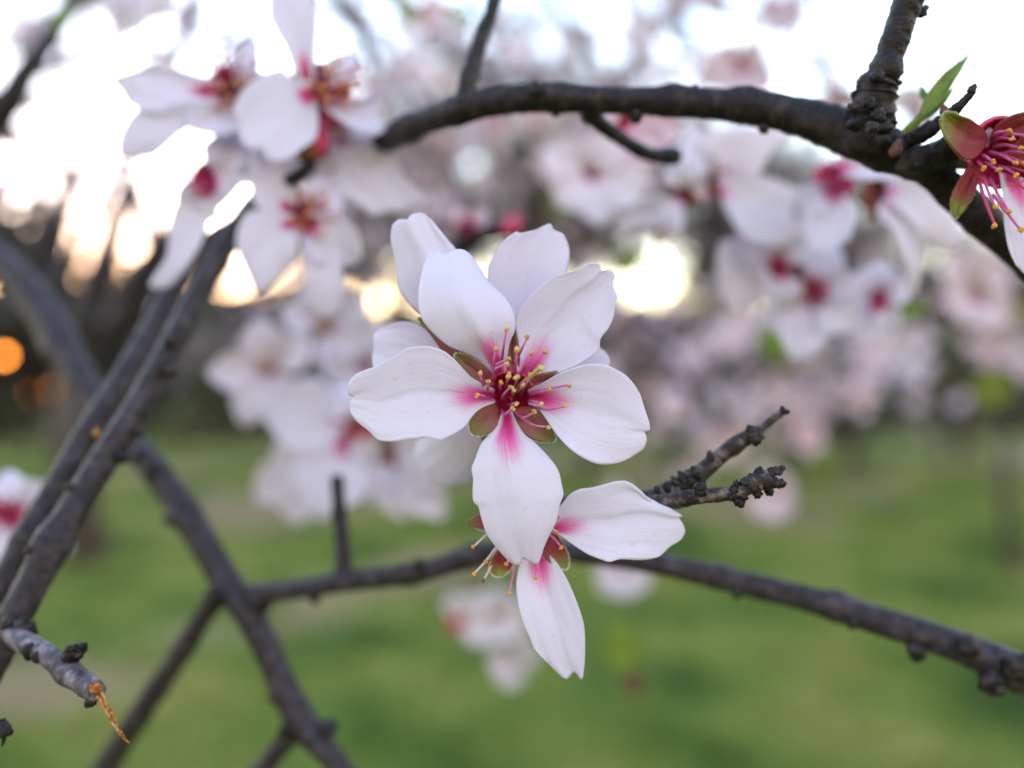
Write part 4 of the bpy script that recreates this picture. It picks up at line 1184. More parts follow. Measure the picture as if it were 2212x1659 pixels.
d = .141
soft_flower((503, 196), d, [(548, 88, 46, 2), (575, 165, 50, 2)], "soft blossom with tan tipped stamens fanning upward, topmost beside the white gap", core=48, brush=(46, 62, 34, -.35, -.9, M_FILAMENT_RED, M_ANTHER), sepals=((428, 212, 36),), seed=101, traced=(
    (R4([(640, 440), (540, 420), (420, 385), (300, 385), (215, 400), (132, 430), (160, 480), (190, 548), (270, 590), (380, 600), (520, 580), (640, 540)]), 4, 7, 0, None),
    (R4([(690, 560), (560, 575), (400, 580), (280, 592), (205, 650), (160, 760), (190, 838), (330, 832), (400, 772), (470, 712), (580, 660), (700, 610)]), 4, 7, 2, None),
    (R4([(735, 540), (660, 560), (560, 580), (505, 615), (520, 690), (640, 722), (760, 705), (800, 640), (770, 570)]), 3, 6, -2, None)))
soft_flower((690, 200), d - .003, [(762, 118, 52, 2)], "largest soft blossom, crimson centre with frilly white petal hanging over the cluster", core=54, brush=(40, 46, 62, .8, -.4, M_FILAMENT_RED, M_ANTHER_ORANGE), sepals=((772, 136, 34), (632, 160, 34), (735, 258, 26)), seed=102, traced=(
    (R4([(1110, 430), (1075, 330), (1030, 230), (975, 120), (950, -60), (1040, -110), (1150, -60), (1188, 110), (1185, 260), (1180, 420)]), 4, 6, 0, None),
    (R4([(1150, 470), (1070, 455), (1000, 410), (900, 450), (820, 520), (772, 600), (800, 665), (818, 760), (872, 800), (910, 782), (940, 842), (1000, 852), (1060, 830), (1092, 790), (1168, 742), (1182, 650), (1172, 560)]), 5, 13, -2, None),
    (R4([(1250, 520), (1420, 545), (1600, 485), (1545, 560), (1520, 625), (1570, 690), (1500, 720), (1360, 660), (1250, 570)]), 2, 5, 2, None)))
soft_flower((715, 262), d + .005, [(632, 352, 120, 4), (770, 415, 110, 4), (800, 250, 80, 4)], "soft blossom showing one broad white petal beside the dark arching branch", core=24, brush=(10, 30, 24, .6, .2, M_FILAMENT_RED, M_ANTHER), seed=103, traced=(
    (R4([(1240, 640), (1420, 595), (1540, 680), (1582, 755), (1572, 880), (1650, 970), (1765, 1060), (1650, 1112), (1490, 1135), (1400, 1060), (1290, 1010), (1258, 900), (1245, 780), (1210, 680)]), 5, 8, 1, None),))
soft_flower((462, 392), d + .004, [(505, 290, 80, 3), (400, 470, 84, 4), (545, 330, 80, 5)], "side turned soft blossom with magenta stamens above the parallel branches", core=40, brush=(24, 26, 40, -.9, .3, M_FILAMENT_RED, M_FILAMENT_RED), seed=104, traced=(
    (R4([(660, 900), (680, 800), (700, 740), (760, 722), (805, 735), (832, 850), (800, 960), (740, 1050), (655, 1118), (645, 1050)]), 3, 5, 2, None),
    (R4([(600, 1030), (530, 1060), (450, 1120), (410, 1230), (420, 1340), (360, 1450), (318, 1525), (400, 1532), (490, 1450), (560, 1330), (612, 1180), (650, 1070)]), 5, 8, 2, None)))
soft_flower((650, 470), d + .002, [(725, 400, 90, 4), (770, 560, 90, 5)], "lowest soft blossom of the cluster, red centre above two drooping petals", core=50, brush=(32, 46, 36, .9, -.2, M_FILAMENT_RED, M_ANTHER_ORANGE), sepals=((592, 462, 26), (655, 545, 28)), seed=105, traced=(
    (R4([(1030, 1140), (960, 1150), (880, 1090), (850, 950), (860, 850), (900, 790), (1020, 840), (1065, 900), (1085, 1000), (1080, 1110)]), 4, 6, 1, None),
    (R4([(1060, 1190), (960, 1180), (850, 1180), (800, 1250), (790, 1360), (840, 1480), (882, 1562), (940, 1540), (1050, 1440), (1075, 1360), (1090, 1260)]), 5, 8, 1, None),
    (R4([(1110, 1270), (1140, 1400), (1150, 1500), (1170, 1640), (1250, 1700), (1335, 1650), (1332, 1500), (1290, 1350), (1190, 1260)]), 3, 5, 3, None)))
fb = empty("flower_bud", P(672, 330, d + .004), "red brown flower bud on a dark stalk in the middle of the soft cluster", "bud", None)
lump("bud_scale", fb, P(668, 318, d), Vector((.3, .1, .9)), px(36, d), px(30, d), M_CUP_BROWN, sub=3, rough=.2, seed=1)
lump("bud_scale", fb, P(690, 310, d), Vector((.2, .2, 1)), px(36, d), px(22, d), M_CUP, sub=3, rough=.2, seed=2)
tube("stalk", [(672, 350, d, 16), (655, 372, d, 16), (620, 392, d, 14)], M_BARK_DARK, fb, seg=10, step=4)

d = .215
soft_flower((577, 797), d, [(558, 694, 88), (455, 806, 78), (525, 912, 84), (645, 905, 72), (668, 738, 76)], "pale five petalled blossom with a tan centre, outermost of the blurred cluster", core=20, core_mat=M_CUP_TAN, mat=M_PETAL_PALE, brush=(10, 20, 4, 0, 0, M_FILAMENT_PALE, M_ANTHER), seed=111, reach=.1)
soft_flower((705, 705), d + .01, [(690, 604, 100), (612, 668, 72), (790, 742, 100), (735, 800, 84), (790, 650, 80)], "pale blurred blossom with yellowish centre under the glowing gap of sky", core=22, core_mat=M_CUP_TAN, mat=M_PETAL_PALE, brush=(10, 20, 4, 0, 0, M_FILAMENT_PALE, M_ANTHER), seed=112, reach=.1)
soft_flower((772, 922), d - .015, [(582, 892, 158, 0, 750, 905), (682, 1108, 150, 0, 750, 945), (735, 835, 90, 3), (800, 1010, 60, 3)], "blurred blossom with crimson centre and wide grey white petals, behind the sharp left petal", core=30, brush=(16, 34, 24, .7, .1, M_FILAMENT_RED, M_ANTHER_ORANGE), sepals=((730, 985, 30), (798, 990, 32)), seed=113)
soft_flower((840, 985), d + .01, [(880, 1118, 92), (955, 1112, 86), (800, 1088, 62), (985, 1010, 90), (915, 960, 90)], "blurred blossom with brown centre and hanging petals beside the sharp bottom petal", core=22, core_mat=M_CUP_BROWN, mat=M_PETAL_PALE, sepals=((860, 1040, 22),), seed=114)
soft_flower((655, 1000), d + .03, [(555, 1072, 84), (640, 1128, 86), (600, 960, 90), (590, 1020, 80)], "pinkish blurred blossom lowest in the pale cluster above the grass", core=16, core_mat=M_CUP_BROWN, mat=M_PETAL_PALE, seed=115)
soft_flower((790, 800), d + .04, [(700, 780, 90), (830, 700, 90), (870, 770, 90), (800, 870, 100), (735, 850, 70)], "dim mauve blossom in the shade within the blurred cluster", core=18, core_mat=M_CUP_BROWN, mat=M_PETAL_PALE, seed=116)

d = .160
soft_flower((1802, 392), d - .012, [(1715, 470, 70, 2)], "soft blossom with bright magenta centre directly under the branch knot", core=36, brush=(22, 36, 16, .1, .5, M_FILAMENT_RED, M_FILAMENT_RED), seed=121, traced=(
    (R8([(1600, 400), (1640, 370), (1710, 352), (1810, 370), (1900, 420), (1935, 445), (1900, 465), (1780, 470), (1660, 460)]), 4, 6, 1, M_PETAL),
    (R8([(1590, 520), (1530, 500), (1492, 600), (1480, 720), (1500, 795), (1580, 805), (1680, 745), (1702, 640), (1650, 545)]), 3, 6, -1, M_PETAL)))
soft_flower((1898, 420), d - .005, [], "soft blossom seen from the back with rusty brown calyx and drooping petals", core=32, core_mat=M_CUP_BROWN, sepals=((1862, 410, 36), (1930, 445, 34), (1880, 475, 26)), seed=122, traced=(
    (R8([(1870, 500), (1900, 465), (1965, 450), (2060, 510), (2122, 580), (2182, 660), (2200, 760), (2150, 802), (2062, 782), (2010, 700), (1930, 620), (1870, 570)]), 4, 8, 2, M_PETAL_PALE),
    (R8([(1850, 590), (1830, 650), (1890, 720), (1940, 850), (1960, 980), (1992, 1000), (2020, 880), (2050, 780), (1990, 690), (1900, 600)]), 4, 6, 2, M_PETAL_PALE)))
soft_flower((1548, 392), d + .006, [(1490, 300, 56, 3)], "soft blossom with brownish centre hanging midway under the dark branch", core=22, core_mat=M_CUP_BROWN, mat=M_PETAL_PALE, seed=123, traced=(
    (R8([(1060, 430), (1000, 350), (1005, 260), (1140, 228), (1300, 238), (1402, 272), (1300, 345), (1250, 425), (1130, 465)]), 2, 5, 0, None),
    (R8([(1070, 470), (1150, 455), (1260, 462), (1400, 520), (1485, 565), (1485, 720), (1350, 785), (1200, 745), (1100, 600)]), 3, 6, 1, None),
    (R8([(985, 560), (900, 470), (875, 380), (900, 275), (960, 232), (985, 330), (1000, 440), (1010, 540)]), 3, 5, 2, None)))
soft_flower((1610, 520), d + .012, [], "plain soft blossom whose broad petal hangs beside the bright gap", core=14, core_mat=M_CUP_TAN, mat=M_PETAL_PALE, seed=124, traced=(
    (R8([(1150, 760), (1080, 790), (1065, 870), (1072, 960), (1100, 1050), (1140, 1135), (1200, 1060), (1262, 1000), (1292, 900), (1282, 800), (1220, 755)]), 4, 6, 0, None),))
soft_flower((1680, 578), d + .01, [(1650, 500, 100, 1), (1720, 500, 100, 1), (1630, 620, 70, 2), (1700, 670, 80, 2)], "soft blossom with small clear red centre among broad white petals", core=26, brush=(10, 22, 6, 0, 0, M_FILAMENT_RED, M_CUP), seed=125)
soft_flower((1755, 628), d + .012, [(1722, 775, 96, 0), (1842, 705, 96, 0), (1795, 525, 86, 1), (1862, 610, 66, 1), (1668, 712, 88, 1)], "soft blossom with large dark red centre between two smaller red centred ones", core=34, core_mat=M_CUP, brush=(14, 28, 6, 0, 0, M_FILAMENT_RED, M_CUP_BROWN), seed=126)
soft_flower((1895, 645), d + .016, [(1908, 572, 96, 0), (1855, 735, 80, 0), (1965, 612, 60, 2), (1830, 640, 60, 2), (1930, 720, 60, 2)], "soft blossom with red centre touching the bright green leaf", core=26, brush=(10, 22, 6, 0, 0, M_FILAMENT_RED, M_CUP), seed=127)
soft_flower((1345, 262), .150, [(1465, 285, 92, 0), (1420, 345, 90, 1), (1310, 240, 60, 1)], "pink half open blossom tucked under the dark arching branch", core=26, mat=M_PETAL_PINK, seed=128)
soft_flower((1275, 378), d + .05, [(1180, 320, 90), (1330, 290, 90), (1395, 400, 110), (1300, 480, 84), (1205, 440, 84)], "hazy blossom with a brown spot at its centre behind the hanging shoot", core=24, core_mat=M_CUP_BROWN, mat=M_PETAL_PALE, seed=129, reach=.12)
soft_flower((1478, 420), d + .005, [(1330, 485, 50, 2), (1370, 500, 44, 2), (1470, 350, 66, 2), (1420, 520, 60, 2), (1505, 330, 50, 2)], "thin petalled soft blossom with olive brown calyx near the hanging shoot", core=24, core_mat=M_CUP_BROWN, mat=M_PETAL_PALE, sepals=((1440, 410, 30), (1505, 440, 30)), seed=130)
soft_flower((1012, 492), .20, [(1050, 455, 40, 0), (985, 450, 30, 0)], "small crimson budding flower just above the sharp blossom", core=26, mat=M_PETAL_PINK, brush=(8, 16, 8, -.4, -.4, M_FILAMENT_RED, M_CUP), seed=131)
rb = branch("branch", [(985, 540, .205, 22), (1010, 515, .203, 26), (1050, 502, .202, 22), (1095, 498, .202, 20), (1140, 508, .203, 16)], M_BARK_DARK, "short dark twig holding the crimson bud above the sharp blossom", rough=.12, seed=33)
bud(rb, 1105, 488, .199, 20, (.6, -.6), seed=1, mat=M_CUP)
soft_flower((28, 1112), .165, [(112, 1058, 84, 0), (70, 1210, 100, 0), (-40, 1200, 90, 0), (150, 1185, 80, 2), (20, 1020, 70, 2)], "soft blossom with deep red centre half hidden behind the parallel branches", core=46, brush=(14, 36, 10, 0, 0, M_FILAMENT_RED, M_CUP), seed=132)
soft_flower((990, 1345), .36, [(1040, 1290, 70), (1060, 1370, 60), (985, 1285, 56)], "faint blossom with small red centre over the grass below the branch", core=18, mat=M_PETAL_PALE, seed=133)
soft_flower((1080, 1330), .42, [(1120, 1290, 60), (1130, 1370, 66), (1040, 1390, 60), (1060, 1270, 60)], "fainter blossom beside the small red centred one over the grass", core=10, core_mat=M_CUP_TAN, mat=M_PETAL_PALE, seed=143)
soft_flower((1110, 1430), .46, [(1150, 1400, 56), (1090, 1480, 56), (1060, 1430, 50)], "lowest faint blossom over the grass, half behind the hanging petal", core=10, core_mat=M_CUP_BROWN, mat=M_PETAL_PALE, seed=144)
soft_flower((1345, 1232), .38, [(1400, 1260, 70), (1300, 1275, 60), (1360, 1290, 60), (1290, 1230, 50)], "very faint white blossom just under the long horizontal branch", core=12, core_mat=M_CUP_TAN, mat=M_PETAL_PALE, seed=134)
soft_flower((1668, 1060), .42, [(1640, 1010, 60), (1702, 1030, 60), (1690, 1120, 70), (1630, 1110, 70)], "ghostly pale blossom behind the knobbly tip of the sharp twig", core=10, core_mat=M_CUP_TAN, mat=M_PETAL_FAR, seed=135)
soft_flower((300, -40), .26, [(258, 78, 92, 0), (345, 40, 80, 0), (210, -10, 80, 0)], "greyish blossom dipping in at the top edge above the white gap", core=18, mat=M_PETAL_PALE, seed=136)
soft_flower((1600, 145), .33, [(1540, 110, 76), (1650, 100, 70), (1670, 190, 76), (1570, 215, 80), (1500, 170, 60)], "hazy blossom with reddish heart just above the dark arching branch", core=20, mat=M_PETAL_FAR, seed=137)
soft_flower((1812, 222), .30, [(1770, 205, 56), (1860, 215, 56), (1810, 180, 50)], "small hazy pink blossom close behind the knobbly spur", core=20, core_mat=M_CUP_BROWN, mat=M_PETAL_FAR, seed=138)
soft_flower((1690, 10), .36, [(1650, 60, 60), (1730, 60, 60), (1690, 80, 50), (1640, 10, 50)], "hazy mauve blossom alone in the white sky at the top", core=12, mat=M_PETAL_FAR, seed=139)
soft_flower((1970, 250), .24, [(1950, 185, 90), (2010, 215, 90), (1990, 300, 90)], "lilac shaded blossom behind the narrow green leaf", core=12, mat=M_PETAL_PALE, seed=140)
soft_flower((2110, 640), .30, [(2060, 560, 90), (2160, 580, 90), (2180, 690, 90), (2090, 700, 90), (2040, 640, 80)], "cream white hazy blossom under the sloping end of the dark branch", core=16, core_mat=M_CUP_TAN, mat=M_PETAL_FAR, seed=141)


def leaf(base, tip, w, d, dtip, label, bend=0.0, mat=None, seed=0, stalk=None):
    root = empty("leaf", P(*base, d), label, "leaf", None)
    ol, a, bb = obovate(base, tip, w, notch=-.06, seed=seed, bend=bend, shape=.5)
    sheet("blade", root, ol, a, bb, d, (0, dtip * .5, dtip), mat or M_LEAF, cup=-1.0, ridge=.5, wave=.5, nu=26, nv=12, thick=.0002, seed=seed)
    if stalk:
        tube("stalk", stalk, mat or M_LEAF, root, seg=8, step=3)
    return root


leaf((1990, 250), (2080, 118), 34, .106, 4, "narrow folded green leaf standing on the upper branch", bend=.06, seed=3, stalk=[(1948, 292, .107, 10), (1970, 270, .1065, 8), (1992, 248, .106, 6)])
leaf((1985, 262), (2060, 200), 20, .107, 3, "slender second leaf lying along the narrow folded one", bend=-.05, seed=4, stalk=[(1955, 300, .108, 8), (1972, 280, .1075, 7), (1987, 260, .107, 5)])
leaf((1998, 215), (1990, 185), 16, .113, 3, "tiny green leaf tip beside the narrow folded leaf", seed=5)
leaf((1900, 690), (2005, 650), 44, .20, 3, "bright green blurred leaf below the red centred blossoms", bend=.1, seed=6)
leaf((1655, 690), (1690, 790), 60, .40, 3, "small green leaf among the hazy pink blossoms", seed=7)
leaf((1362, 1455), (1332, 1345), 92, .30, 3, "yellow green leaf floating blurred over the grass", seed=8)
leaf((1362, 1450), (1374, 1505), 46, .30, 2, "small reddish leaf under the yellow green one over the grass", seed=9, mat=M_BUD)
leaf((2100, 830), (2190, 850), 90, .5, 3, "broad yellow green leaf blurred against the dark shrubs", seed=10, mat=M_YELLOWLEAF)
leaf((120, 60), (150, 10), 50, .4, 3, "dull green leaf on the blurred branch in the top corner", seed=11)
leaf((1325, 590), (1400, 548), 46, .42, 3, "olive green leaf at the edge of the bright gap of sky", seed=13)
leaf((1180, 450), (1245, 430), 40, .5, 3, "dull green leaf in the hazy blossoms above the sharp flower", seed=14)
leaf((860, 40), (900, 0), 54, .5, 3, "green leaf by the top edge left of the side shoot", seed=15)
leaf((1640, 240), (1690, 275), 30, .3, 3, "small olive leaf tucked beneath the dark arch", seed=16)
leaf((1000, 60), (990, 10), 60, .5, 3, "green leaf lost among the white sky discs", seed=12)

# ------------------------------------------------------------------ blossoming branches farther back
back_paths = [
    [(-80, 330, .62, 32), (0, 250, .60, 34), (60, 150, .60, 30), (130, 50, .62, 24), (190, -40, .64, 20)],
    [(430, -40, .25, 9), (412, 30, .25, 10), (395, 90, .25, 12), (372, 135, .25, 9)],
    [(170, 800, .9, 44), (190, 690, .9, 36), (222, 580, .9, 32), (258, 460, .92, 25), (295, 340, .94, 15)],
    [(250, 720, .7, 36), (300, 630, .7, 36), (345, 555, .7, 30), (390, 470, .72, 22), (435, 390, .72, 12)],
    [(60, 600, 1.1, 22), (85, 500, 1.1, 18), (110, 420, 1.12, 10)],
    [(640, -60, 1.0, 16), (760, 60, 1.0, 14), (880, 170, 1.0, 12), (960, 300, 1.02, 8), (1010, 430, 1.05, 5)],
    [(820, -60, .8, 16), (920, 60, .8, 14), (1050, 150, .82, 11), (1200, 200, .85, 8), (1330, 290, .9, 5)],
    [(1100, 330, .50, 16), (1180, 300, .48, 15), (1240, 330, .46, 14), (1300, 360, .46, 8)],
    [(1420, -60, .8, 16), (1480, 60, .8, 13), (1560, 160, .85, 9), (1610, 280, .9, 6)],
    [(2300, 640, .75, 18), (2150, 650, .75, 15), (1960, 690, .78, 12), (1780, 740, .8, 9), (1600, 800, .85, 7), (1450, 850, .9, 5)],
    [(2260, 560, 1.0, 18), (2050, 600, 1.0, 15), (1850, 680, 1.02, 12), (1680, 790, 1.05, 9), (1520, 940, 1.1, 7), (1420, 1010, 1.1, 5)],
    [(1000, 520, 1.2, 15), (1120, 600, 1.2, 12), (1300, 650, 1.2, 10), (1450, 720, 1.25, 8), (1560, 830, 1.3, 5)],
    [(480, 690, 1.3, 16), (620, 640, 1.3, 13), (760, 600, 1.3, 11), (900, 560, 1.3, 8), (1000, 480, 1.3, 6)],
    [(1250, 640, .7, 12), (1340, 690, .7, 11), (1420, 750, .7, 9), (1480, 830, .7, 8), (1500, 930, .72, 5)],
    [(-60, 470, .8, 12), (40, 380, .8, 10), (120, 290, .82, 9), (210, 215, .84, 7), (330, 160, .86, 5)],
    [(-60, 130, .7, 10), (60, 95, .7, 9), (170, 105, .72, 7), (260, 60, .72, 5)],
    [(120, 660, .6, 18), (160, 560, .6, 14), (200, 470, .62, 11), (262, 330, .64, 7)],
    [(270, 640, .5, 24), (320, 560, .5, 19), (375, 470, .5, 14), (420, 350, .52, 9)],
    [(-40, 440, 1.3, 16), (40, 540, 1.3, 22), (130, 620, 1.3, 32), (230, 700, 1.3, 40)],
    [(560, 30, .45, 12), (530, 80, .45, 11), (470, 100, .46, 9)],
    [(1180, -60, .6, 10), (1220, 40, .6, 9), (1280, 110, .62, 7), (1300, 170, .64, 5)],
    [(700, -60, .9, 14), (770, 40, .9, 12), (800, 160, .92, 10), (880, 260, .95, 7)],
    [(1520, -60, .95, 14), (1400, 100, .95, 12), (1260, 240, .97, 9), (1160, 400, 1.0, 6)],
]
BACK_LABELS = ["thick blurred branch crossing the top left corner", "thin blurred twig above the tan stamened blossom", "blurred branch slanting up through the sunset glow", "second slanting blurred branch nearer the parallel pair", "short blurred branch over the sloping limb",
               "blossoming spray high above the sharp flower", "long blossoming spray behind the rising side shoot", "grey blurred branch stub below the dark arch", "blossoming spray in front of the white sky above the arch", "hazy blossoming spray above the thin scaly twig",
               "lower hazy blossoming spray reaching down to the grass", "hazy spray right behind the sharp flower", "brownish spray under the glowing gap of sky", "hazy spray beside the bright disc of sky",
               "thin spray rising across the white gap from the picture's side", "thin spray near the top corner crossing the thick blurred branch", "slim dark twig fanning up from the bare tree's fork", "dark forked twig close beside the parallel pair",
               "dark limb sagging toward the sunset glow", "short grey twig touching the tan stamened blossom from above", "thin twig dropping from the top edge right of the side shoot", "dim twig behind the largest soft blossom", "blossoming spray slanting down behind the middle of the dark arch"]
rnd = random.Random(77)
for i, pth in enumerate(back_paths):
    b = branch("branch", pth, M_BARK_DARK, BACK_LABELS[i], "blurred branches in the background", seg=10, step=14, rough=.1, nodes=3, seed=200 + i)


def blossom_proto(seed, mat):
    """One whole blossom as one mesh about its own centre, facing +Z: petals, centre and stamens."""
    r = random.Random(seed)
    V, Fc, U, MI = [], [], [], []
    for k in range(5):
        a0 = k * 2 * math.pi / 5 + r.uniform(-.15, .15)
        L, Wd, lift = .017 * r.uniform(.88, 1.1), .0135 * r.uniform(.9, 1.15), r.uniform(.15, .55)
        nu, nv = 6, 4
        o = len(V)
        for iu in range(nu + 1):
            u = iu / nu
            w = Wd * max(.02, math.sin(math.pi * min(.999, u * .9 + .05) ** 1.0) ** .8) * .5
            for iv in range(nv + 1):
                t = iv / nv * 2 - 1
                x = .0015 + L * u - (.0018 if iv == nv // 2 and iu == nu else 0)
                y = w * t
                z = lift * L * u ** 1.3 + .0018 * t * t * u + .0006 * nz(u * 3 + seed, t * 2, k)
                V.append(Vector((x * math.cos(a0) - y * math.sin(a0), x * math.sin(a0) + y * math.cos(a0), z)))
                U.append((u, (t + 1) / 2))
        f = grid_faces(nu, nv)
        Fc += [tuple(q + o for q in g) for g in f]
        MI += [0] * len(f)
    v, f = lump_geo(Vector((0, 0, -.001)), Vector((0, 0, 1)), .0035, .0030, sub=1, rough=.2, seed=seed)
    o = len(V)
    V += v
    U += [(.5, .5)] * len(v)
    Fc += [tuple(q + o for q in g) for g in f]
    MI += [1] * len(f)
    for k in range(12):
        a, s = r.uniform(0, 6.28), r.uniform(.1, .55)
        dv = Vector((math.cos(a) * s, math.sin(a) * s, 1)).normalized()
        p0, p1 = dv * .002, dv * r.uniform(.007, .010)
        x = dv.orthogonal().normalized() * .0003
        o = len(V)
        V += [p0 - x, p0 + x, p1 + x * 2.2, p1 - x * 2.2]
        U += [(.5, .5)] * 4
        Fc.append((o, o + 1, o + 2, o + 3))
        MI.append(2)
    ob = mesh_obj("blurred_blossom", V, Fc, [mat, M_CUP, M_ANTHER], None, U, midx=MI)
    return ob


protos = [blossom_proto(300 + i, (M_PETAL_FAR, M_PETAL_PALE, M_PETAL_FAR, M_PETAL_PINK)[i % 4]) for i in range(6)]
used = [False] * len(protos)
LABS = {0: "hazy blossom on the thick blurred branch crossing the top corner", 5: "hazy blossom on the spray high above the sharp flower", 6: "hazy blossom on the long spray behind the rising side shoot", 7: "hazy blossom on the grey stub below the dark arch",
        8: "hazy blossom on the spray before the white sky above the arch", 9: "hazy blossom on the spray above the thin scaly twig", 10: "hazy blossom on the lower spray reaching down to the grass", 11: "hazy blossom on the spray right behind the sharp flower",
        12: "hazy brownish pink blossom on the spray under the glowing gap", 13: "hazy blossom on the spray beside the bright disc of sky", 14: "hazy blossom on the thin spray across the white gap", 15: "hazy blossom on the thin spray near the top corner", 22: "hazy blossom on the slanting spray behind the middle of the dark arch"}


def place(p, scale, seed, idx):
    r = random.Random(seed)
    k = r.choice((0, 1, 2, 4, 0, 1, 2, 5, 3))
    if used[k]:
        o = protos[k].copy()
        COL.objects.link(o)
    else:
        o = protos[k]
        used[k] = True
    o.location = p
    dirv = Vector((r.gauss(0, .8), r.gauss(-.5, .8), r.gauss(-.05, .8))).normalized()
    o.rotation_euler = (dirv.to_track_quat('Z', 'Y').to_matrix() @ Matrix.Rotation(r.uniform(0, 6.28), 3, 'Z')).to_euler()
    o.scale = (scale,) * 3
    tag(o, LABS[idx], "blossom", "hazy blossoms on the background sprays")
    return o


# sprays: path index, how many blossoms, scatter in metres
cnt = 0
for idx, n, sc in ((0, 12, .035), (5, 50, .085), (6, 46, .070), (7, 4, .02), (8, 14, .055), (9, 38, .040), (10, 42, .055), (11, 22, .055), (12, 26, .07), (13, 3, .03), (14, 7, .04), (15, 6, .03), (22, 28, .06)):
    pts = crom([(*P(x, y, d), r) for x, y, d, r in back_paths[idx]], 60)
    for k in range(n):
        j = rnd.randrange(2, 60)
        p = Vector(pts[j][:3]) + Vector((rnd.gauss(0, sc), rnd.gauss(0, sc * 1.5), rnd.gauss(0, sc) - .01))
        place(p, rnd.uniform(.85, 1.15), 1000 + cnt, idx)
        cnt += 1
for k, o in enumerate(protos):
    if not used[k]:
        bpy.data.objects.remove(o)


# ------------------------------------------------------------------ flowering boughs farther off
def bough(path, n, sc, label, seed, twigs=5):
    """A flowering bough of the next trees: main stem, side twigs, and its blossoms in one mass."""
    r = random.Random(seed)
    W_ = [(*P(x, y, d), px(q, d)) for x, y, d, q in path]
    root = empty("flowering_bough", Vector(W_[0][:3]), label, "branch", "flowering boughs in the soft background")
    C = crom(W_, 40)
    ends = [(Vector(c[:3]), Vector((0, 0, 0))) for c in C[4:]]
    v, f, uv = tube_geo(W_, 8, 24, .1, 0, seed)
    mesh_obj("stem", v, f, M_BARK_DARK, root, uv)
    tv, tf, tu = [], [], []
    for k in range(twigs):
        j = r.randrange(6, 36)
        a = Vector(C[j][:3])
        b = a + Vector((r.gauss(0, 1), r.gauss(0, 1), r.gauss(0, 1))).normalized() * sc * r.uniform(1.2, 2.6)
        m = (a + b) / 2 + Vector((r.gauss(0, .15), 0, r.gauss(0, .15))) * sc
        v, f, uv = tube_geo([(*a, .0028), (*m, .0022), (*b, .0012)], 6, 8, .1, 0, k)
        o = len(tv)
        tv += v
        tu += uv
        tf += [tuple(q + o for q in g) for g in f]
        for t in (.3, .5, .7, .85, 1, 1.05):
            ends.append((a + (b - a) * t, Vector((0, 0, 0))))
        ends += [(b, None)] * 3
    if tv:
        tw = mesh_obj("twig", tv, tf, M_BARK_DARK, root, tu)
        tw["kind"] = "stuff"
    V, Fc, U, MI = [], [], [], []
    for k in range(n):
        c0, _ = r.choice(ends)
        c = c0 + Vector((r.gauss(0, 1), r.gauss(0, 1), r.gauss(0, 1))) * sc * .30
        ax = Vector((r.gauss(0, .8), r.gauss(-.4, .8), r.gauss(0, .8))).normalized()
        x = ax.orthogonal().normalized()
        x = Matrix.Rotation(r.uniform(0, 6.28), 3, ax) @ x
        y = ax.cross(x)
        R_ = .018 * r.uniform(.75, 1.1)
        lift = r.uniform(.1, .8)
        for q in range(5):
            a = q * 1.2566 + r.uniform(-.15, .15)
            e = x * math.cos(a) + y * math.sin(a)
            g = ax.cross(e)
            w = R_ * .40
            o = len(V)
            V += [c + e * R_ * .08, c + e * R_ * .55 + g * w + ax * lift * R_ * .45, c + e * R_ * .95 + g * w * .55 + ax * lift * R_ * .8, c + e * R_ * .95 - g * w * .55 + ax * lift * R_ * .8, c + e * R_ * .55 - g * w + ax * lift * R_ * .45]
            U += [(0, .5), (.5, 1), (1, .75), (1, .25), (.5, 0)]
            Fc.append((o, o + 1, o + 2, o + 3, o + 4))
            MI.append(0)
        v, f = lump_geo(c, ax, R_ * .28, R_ * .2, sub=1, rough=.2, seed=k)
        o = len(V)
        V += v
        U += [(.5, .5)] * len(v)
        Fc += [tuple(i + o for i in g) for g in f]
        MI += [1] * len(f)
        if r.random() < .3:                                        # a young leaf beside it
            o = len(V)
            e = Vector((r.gauss(0, 1), r.gauss(0, 1), r.gauss(0, 1))).normalized()
            g = e.orthogonal().normalized()
            V += [c, c + e * .012 + g * .004, c + e * .026, c + e * .012 - g * .004]
            U += [(.5, .5)] * 4
            Fc.append((o, o + 1, o + 2, o + 3))
            MI.append(2)
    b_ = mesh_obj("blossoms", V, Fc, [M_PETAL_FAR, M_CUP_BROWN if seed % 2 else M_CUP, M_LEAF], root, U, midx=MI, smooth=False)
    b_["kind"] = "stuff"


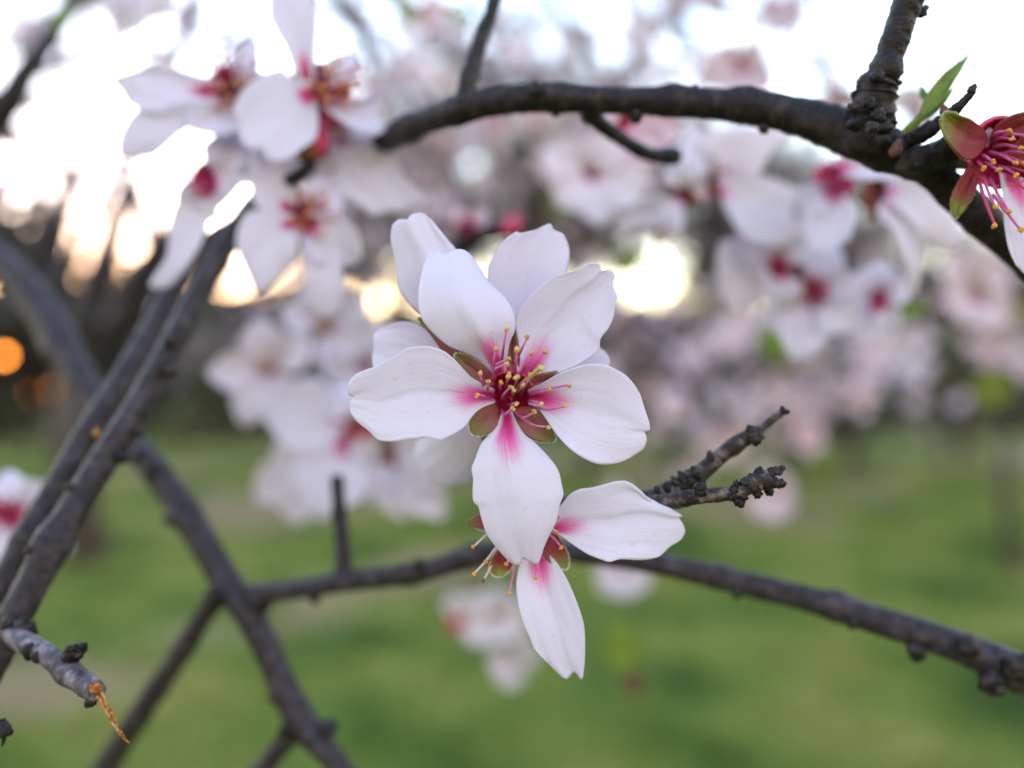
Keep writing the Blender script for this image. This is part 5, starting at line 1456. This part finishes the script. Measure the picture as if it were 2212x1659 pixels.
BOUGHS = [
    ([(330, -80, 1.3, 8), (400, 10, 1.3, 7), (470, 60, 1.3, 6), (580, 90, 1.32, 4)], 20, .07, "pale flowering bough showing between the two topmost soft blossoms", 4),
    ([(2240, 60, 1.5, 8), (2120, 90, 1.5, 7), (2060, 160, 1.5, 6), (2000, 240, 1.52, 4)], 16, .06, "faint flowering bough behind the narrow green leaf", 4),
    ([(700, -60, 1.6, 9), (820, 120, 1.6, 8), (900, 300, 1.62, 6), (960, 470, 1.65, 4)], 60, .11, "flowering bough descending from the top edge beside the frilly white blossom", 7),
    ([(900, -80, 1.9, 9), (980, 80, 1.9, 8), (1080, 230, 1.9, 6), (1130, 420, 1.95, 4)], 70, .12, "flowering bough behind the upright side shoot of the dark arch", 8),
    ([(1150, -80, 1.5, 9), (1230, 60, 1.5, 8), (1330, 180, 1.55, 6), (1400, 330, 1.6, 4)], 55, .11, "flowering bough crossing behind the middle of the dark arch", 7),
    ([(1350, -80, 2.2, 8), (1420, 60, 2.2, 7), (1520, 120, 2.25, 4)], 45, .10, "short flowering bough dipping into the white sky above the arch", 5),
    ([(1000, -60, 2.5, 8), (1140, 150, 2.5, 7), (1290, 270, 2.5, 6), (1420, 420, 2.55, 4)], 60, .15, "farthest flowering bough seen through the gap under the arch", 7),
    ([(-60, 40, 1.2, 10), (60, 60, 1.2, 9), (170, 20, 1.2, 7), (280, -40, 1.22, 5)], 40, .075, "pale flowering bough along the top corner", 5),
    ([(-60, 230, 1.4, 9), (40, 165, 1.4, 8), (140, 150, 1.4, 7), (250, 100, 1.42, 4)], 40, .085, "pinkish flowering bough crossing the thick blurred corner branch", 5),
    ([(-60, 590, 1.3, 24), (20, 510, 1.3, 20), (75, 420, 1.3, 14), (95, 330, 1.32, 8)], 5, .06, "nearly bare dark bough rising into the white evening sky", 8),
    ([(2280, 700, 1.4, 10), (2050, 700, 1.4, 8), (1850, 760, 1.4, 7), (1650, 850, 1.42, 5), (1520, 960, 1.45, 4)], 75, .085, "hazy flowering bough drooping to the thin scaly twig", 8),
    ([(2300, 600, 1.8, 10), (2050, 640, 1.8, 8), (1800, 720, 1.8, 7), (1580, 770, 1.85, 5), (1420, 760, 1.9, 4)], 80, .10, "hazy flowering bough behind the red centred blossoms", 8),
    ([(1950, 800, 1.6, 8), (1700, 890, 1.6, 7), (1520, 930, 1.6, 5), (1420, 890, 1.65, 4)], 55, .085, "lowest hazy flowering bough just above the grass", 6),
    ([(500, 640, 2.0, 10), (680, 600, 2.0, 8), (820, 560, 2.0, 6), (940, 470, 2.05, 4)], 36, .11, "rosy brown flowering bough above the pale blurred cluster", 7),
    ([(1250, 740, 1.8, 8), (1350, 700, 1.8, 7), (1450, 745, 1.8, 5), (1560, 705, 1.85, 4)], 30, .07, "hazy flowering bough at the shoulder of the sharp blossom", 5),
    ([(1750, -60, 1.2, 7), (1800, 60, 1.2, 6), (1790, 130, 1.22, 4)], 16, .06, "sparse flowering bough in the white sky left of the knobbly spur", 3),
    ([(40, 700, 1.6, 36), (110, 560, 1.6, 28), (150, 430, 1.62, 20), (225, 320, 1.65, 11)], 3, .08, "bare dark bough fanning up left of the sunset glow", 9),
    ([(330, 720, 1.5, 40), (345, 600, 1.5, 30), (315, 470, 1.52, 20), (290, 370, 1.55, 10)], 3, .07, "bare dark bough behind the tips of the parallel branches", 8),
]
for i, (pth, n, sc, lab, tw) in enumerate(BOUGHS):
    bough(pth, n, sc, lab, 500 + i, tw)
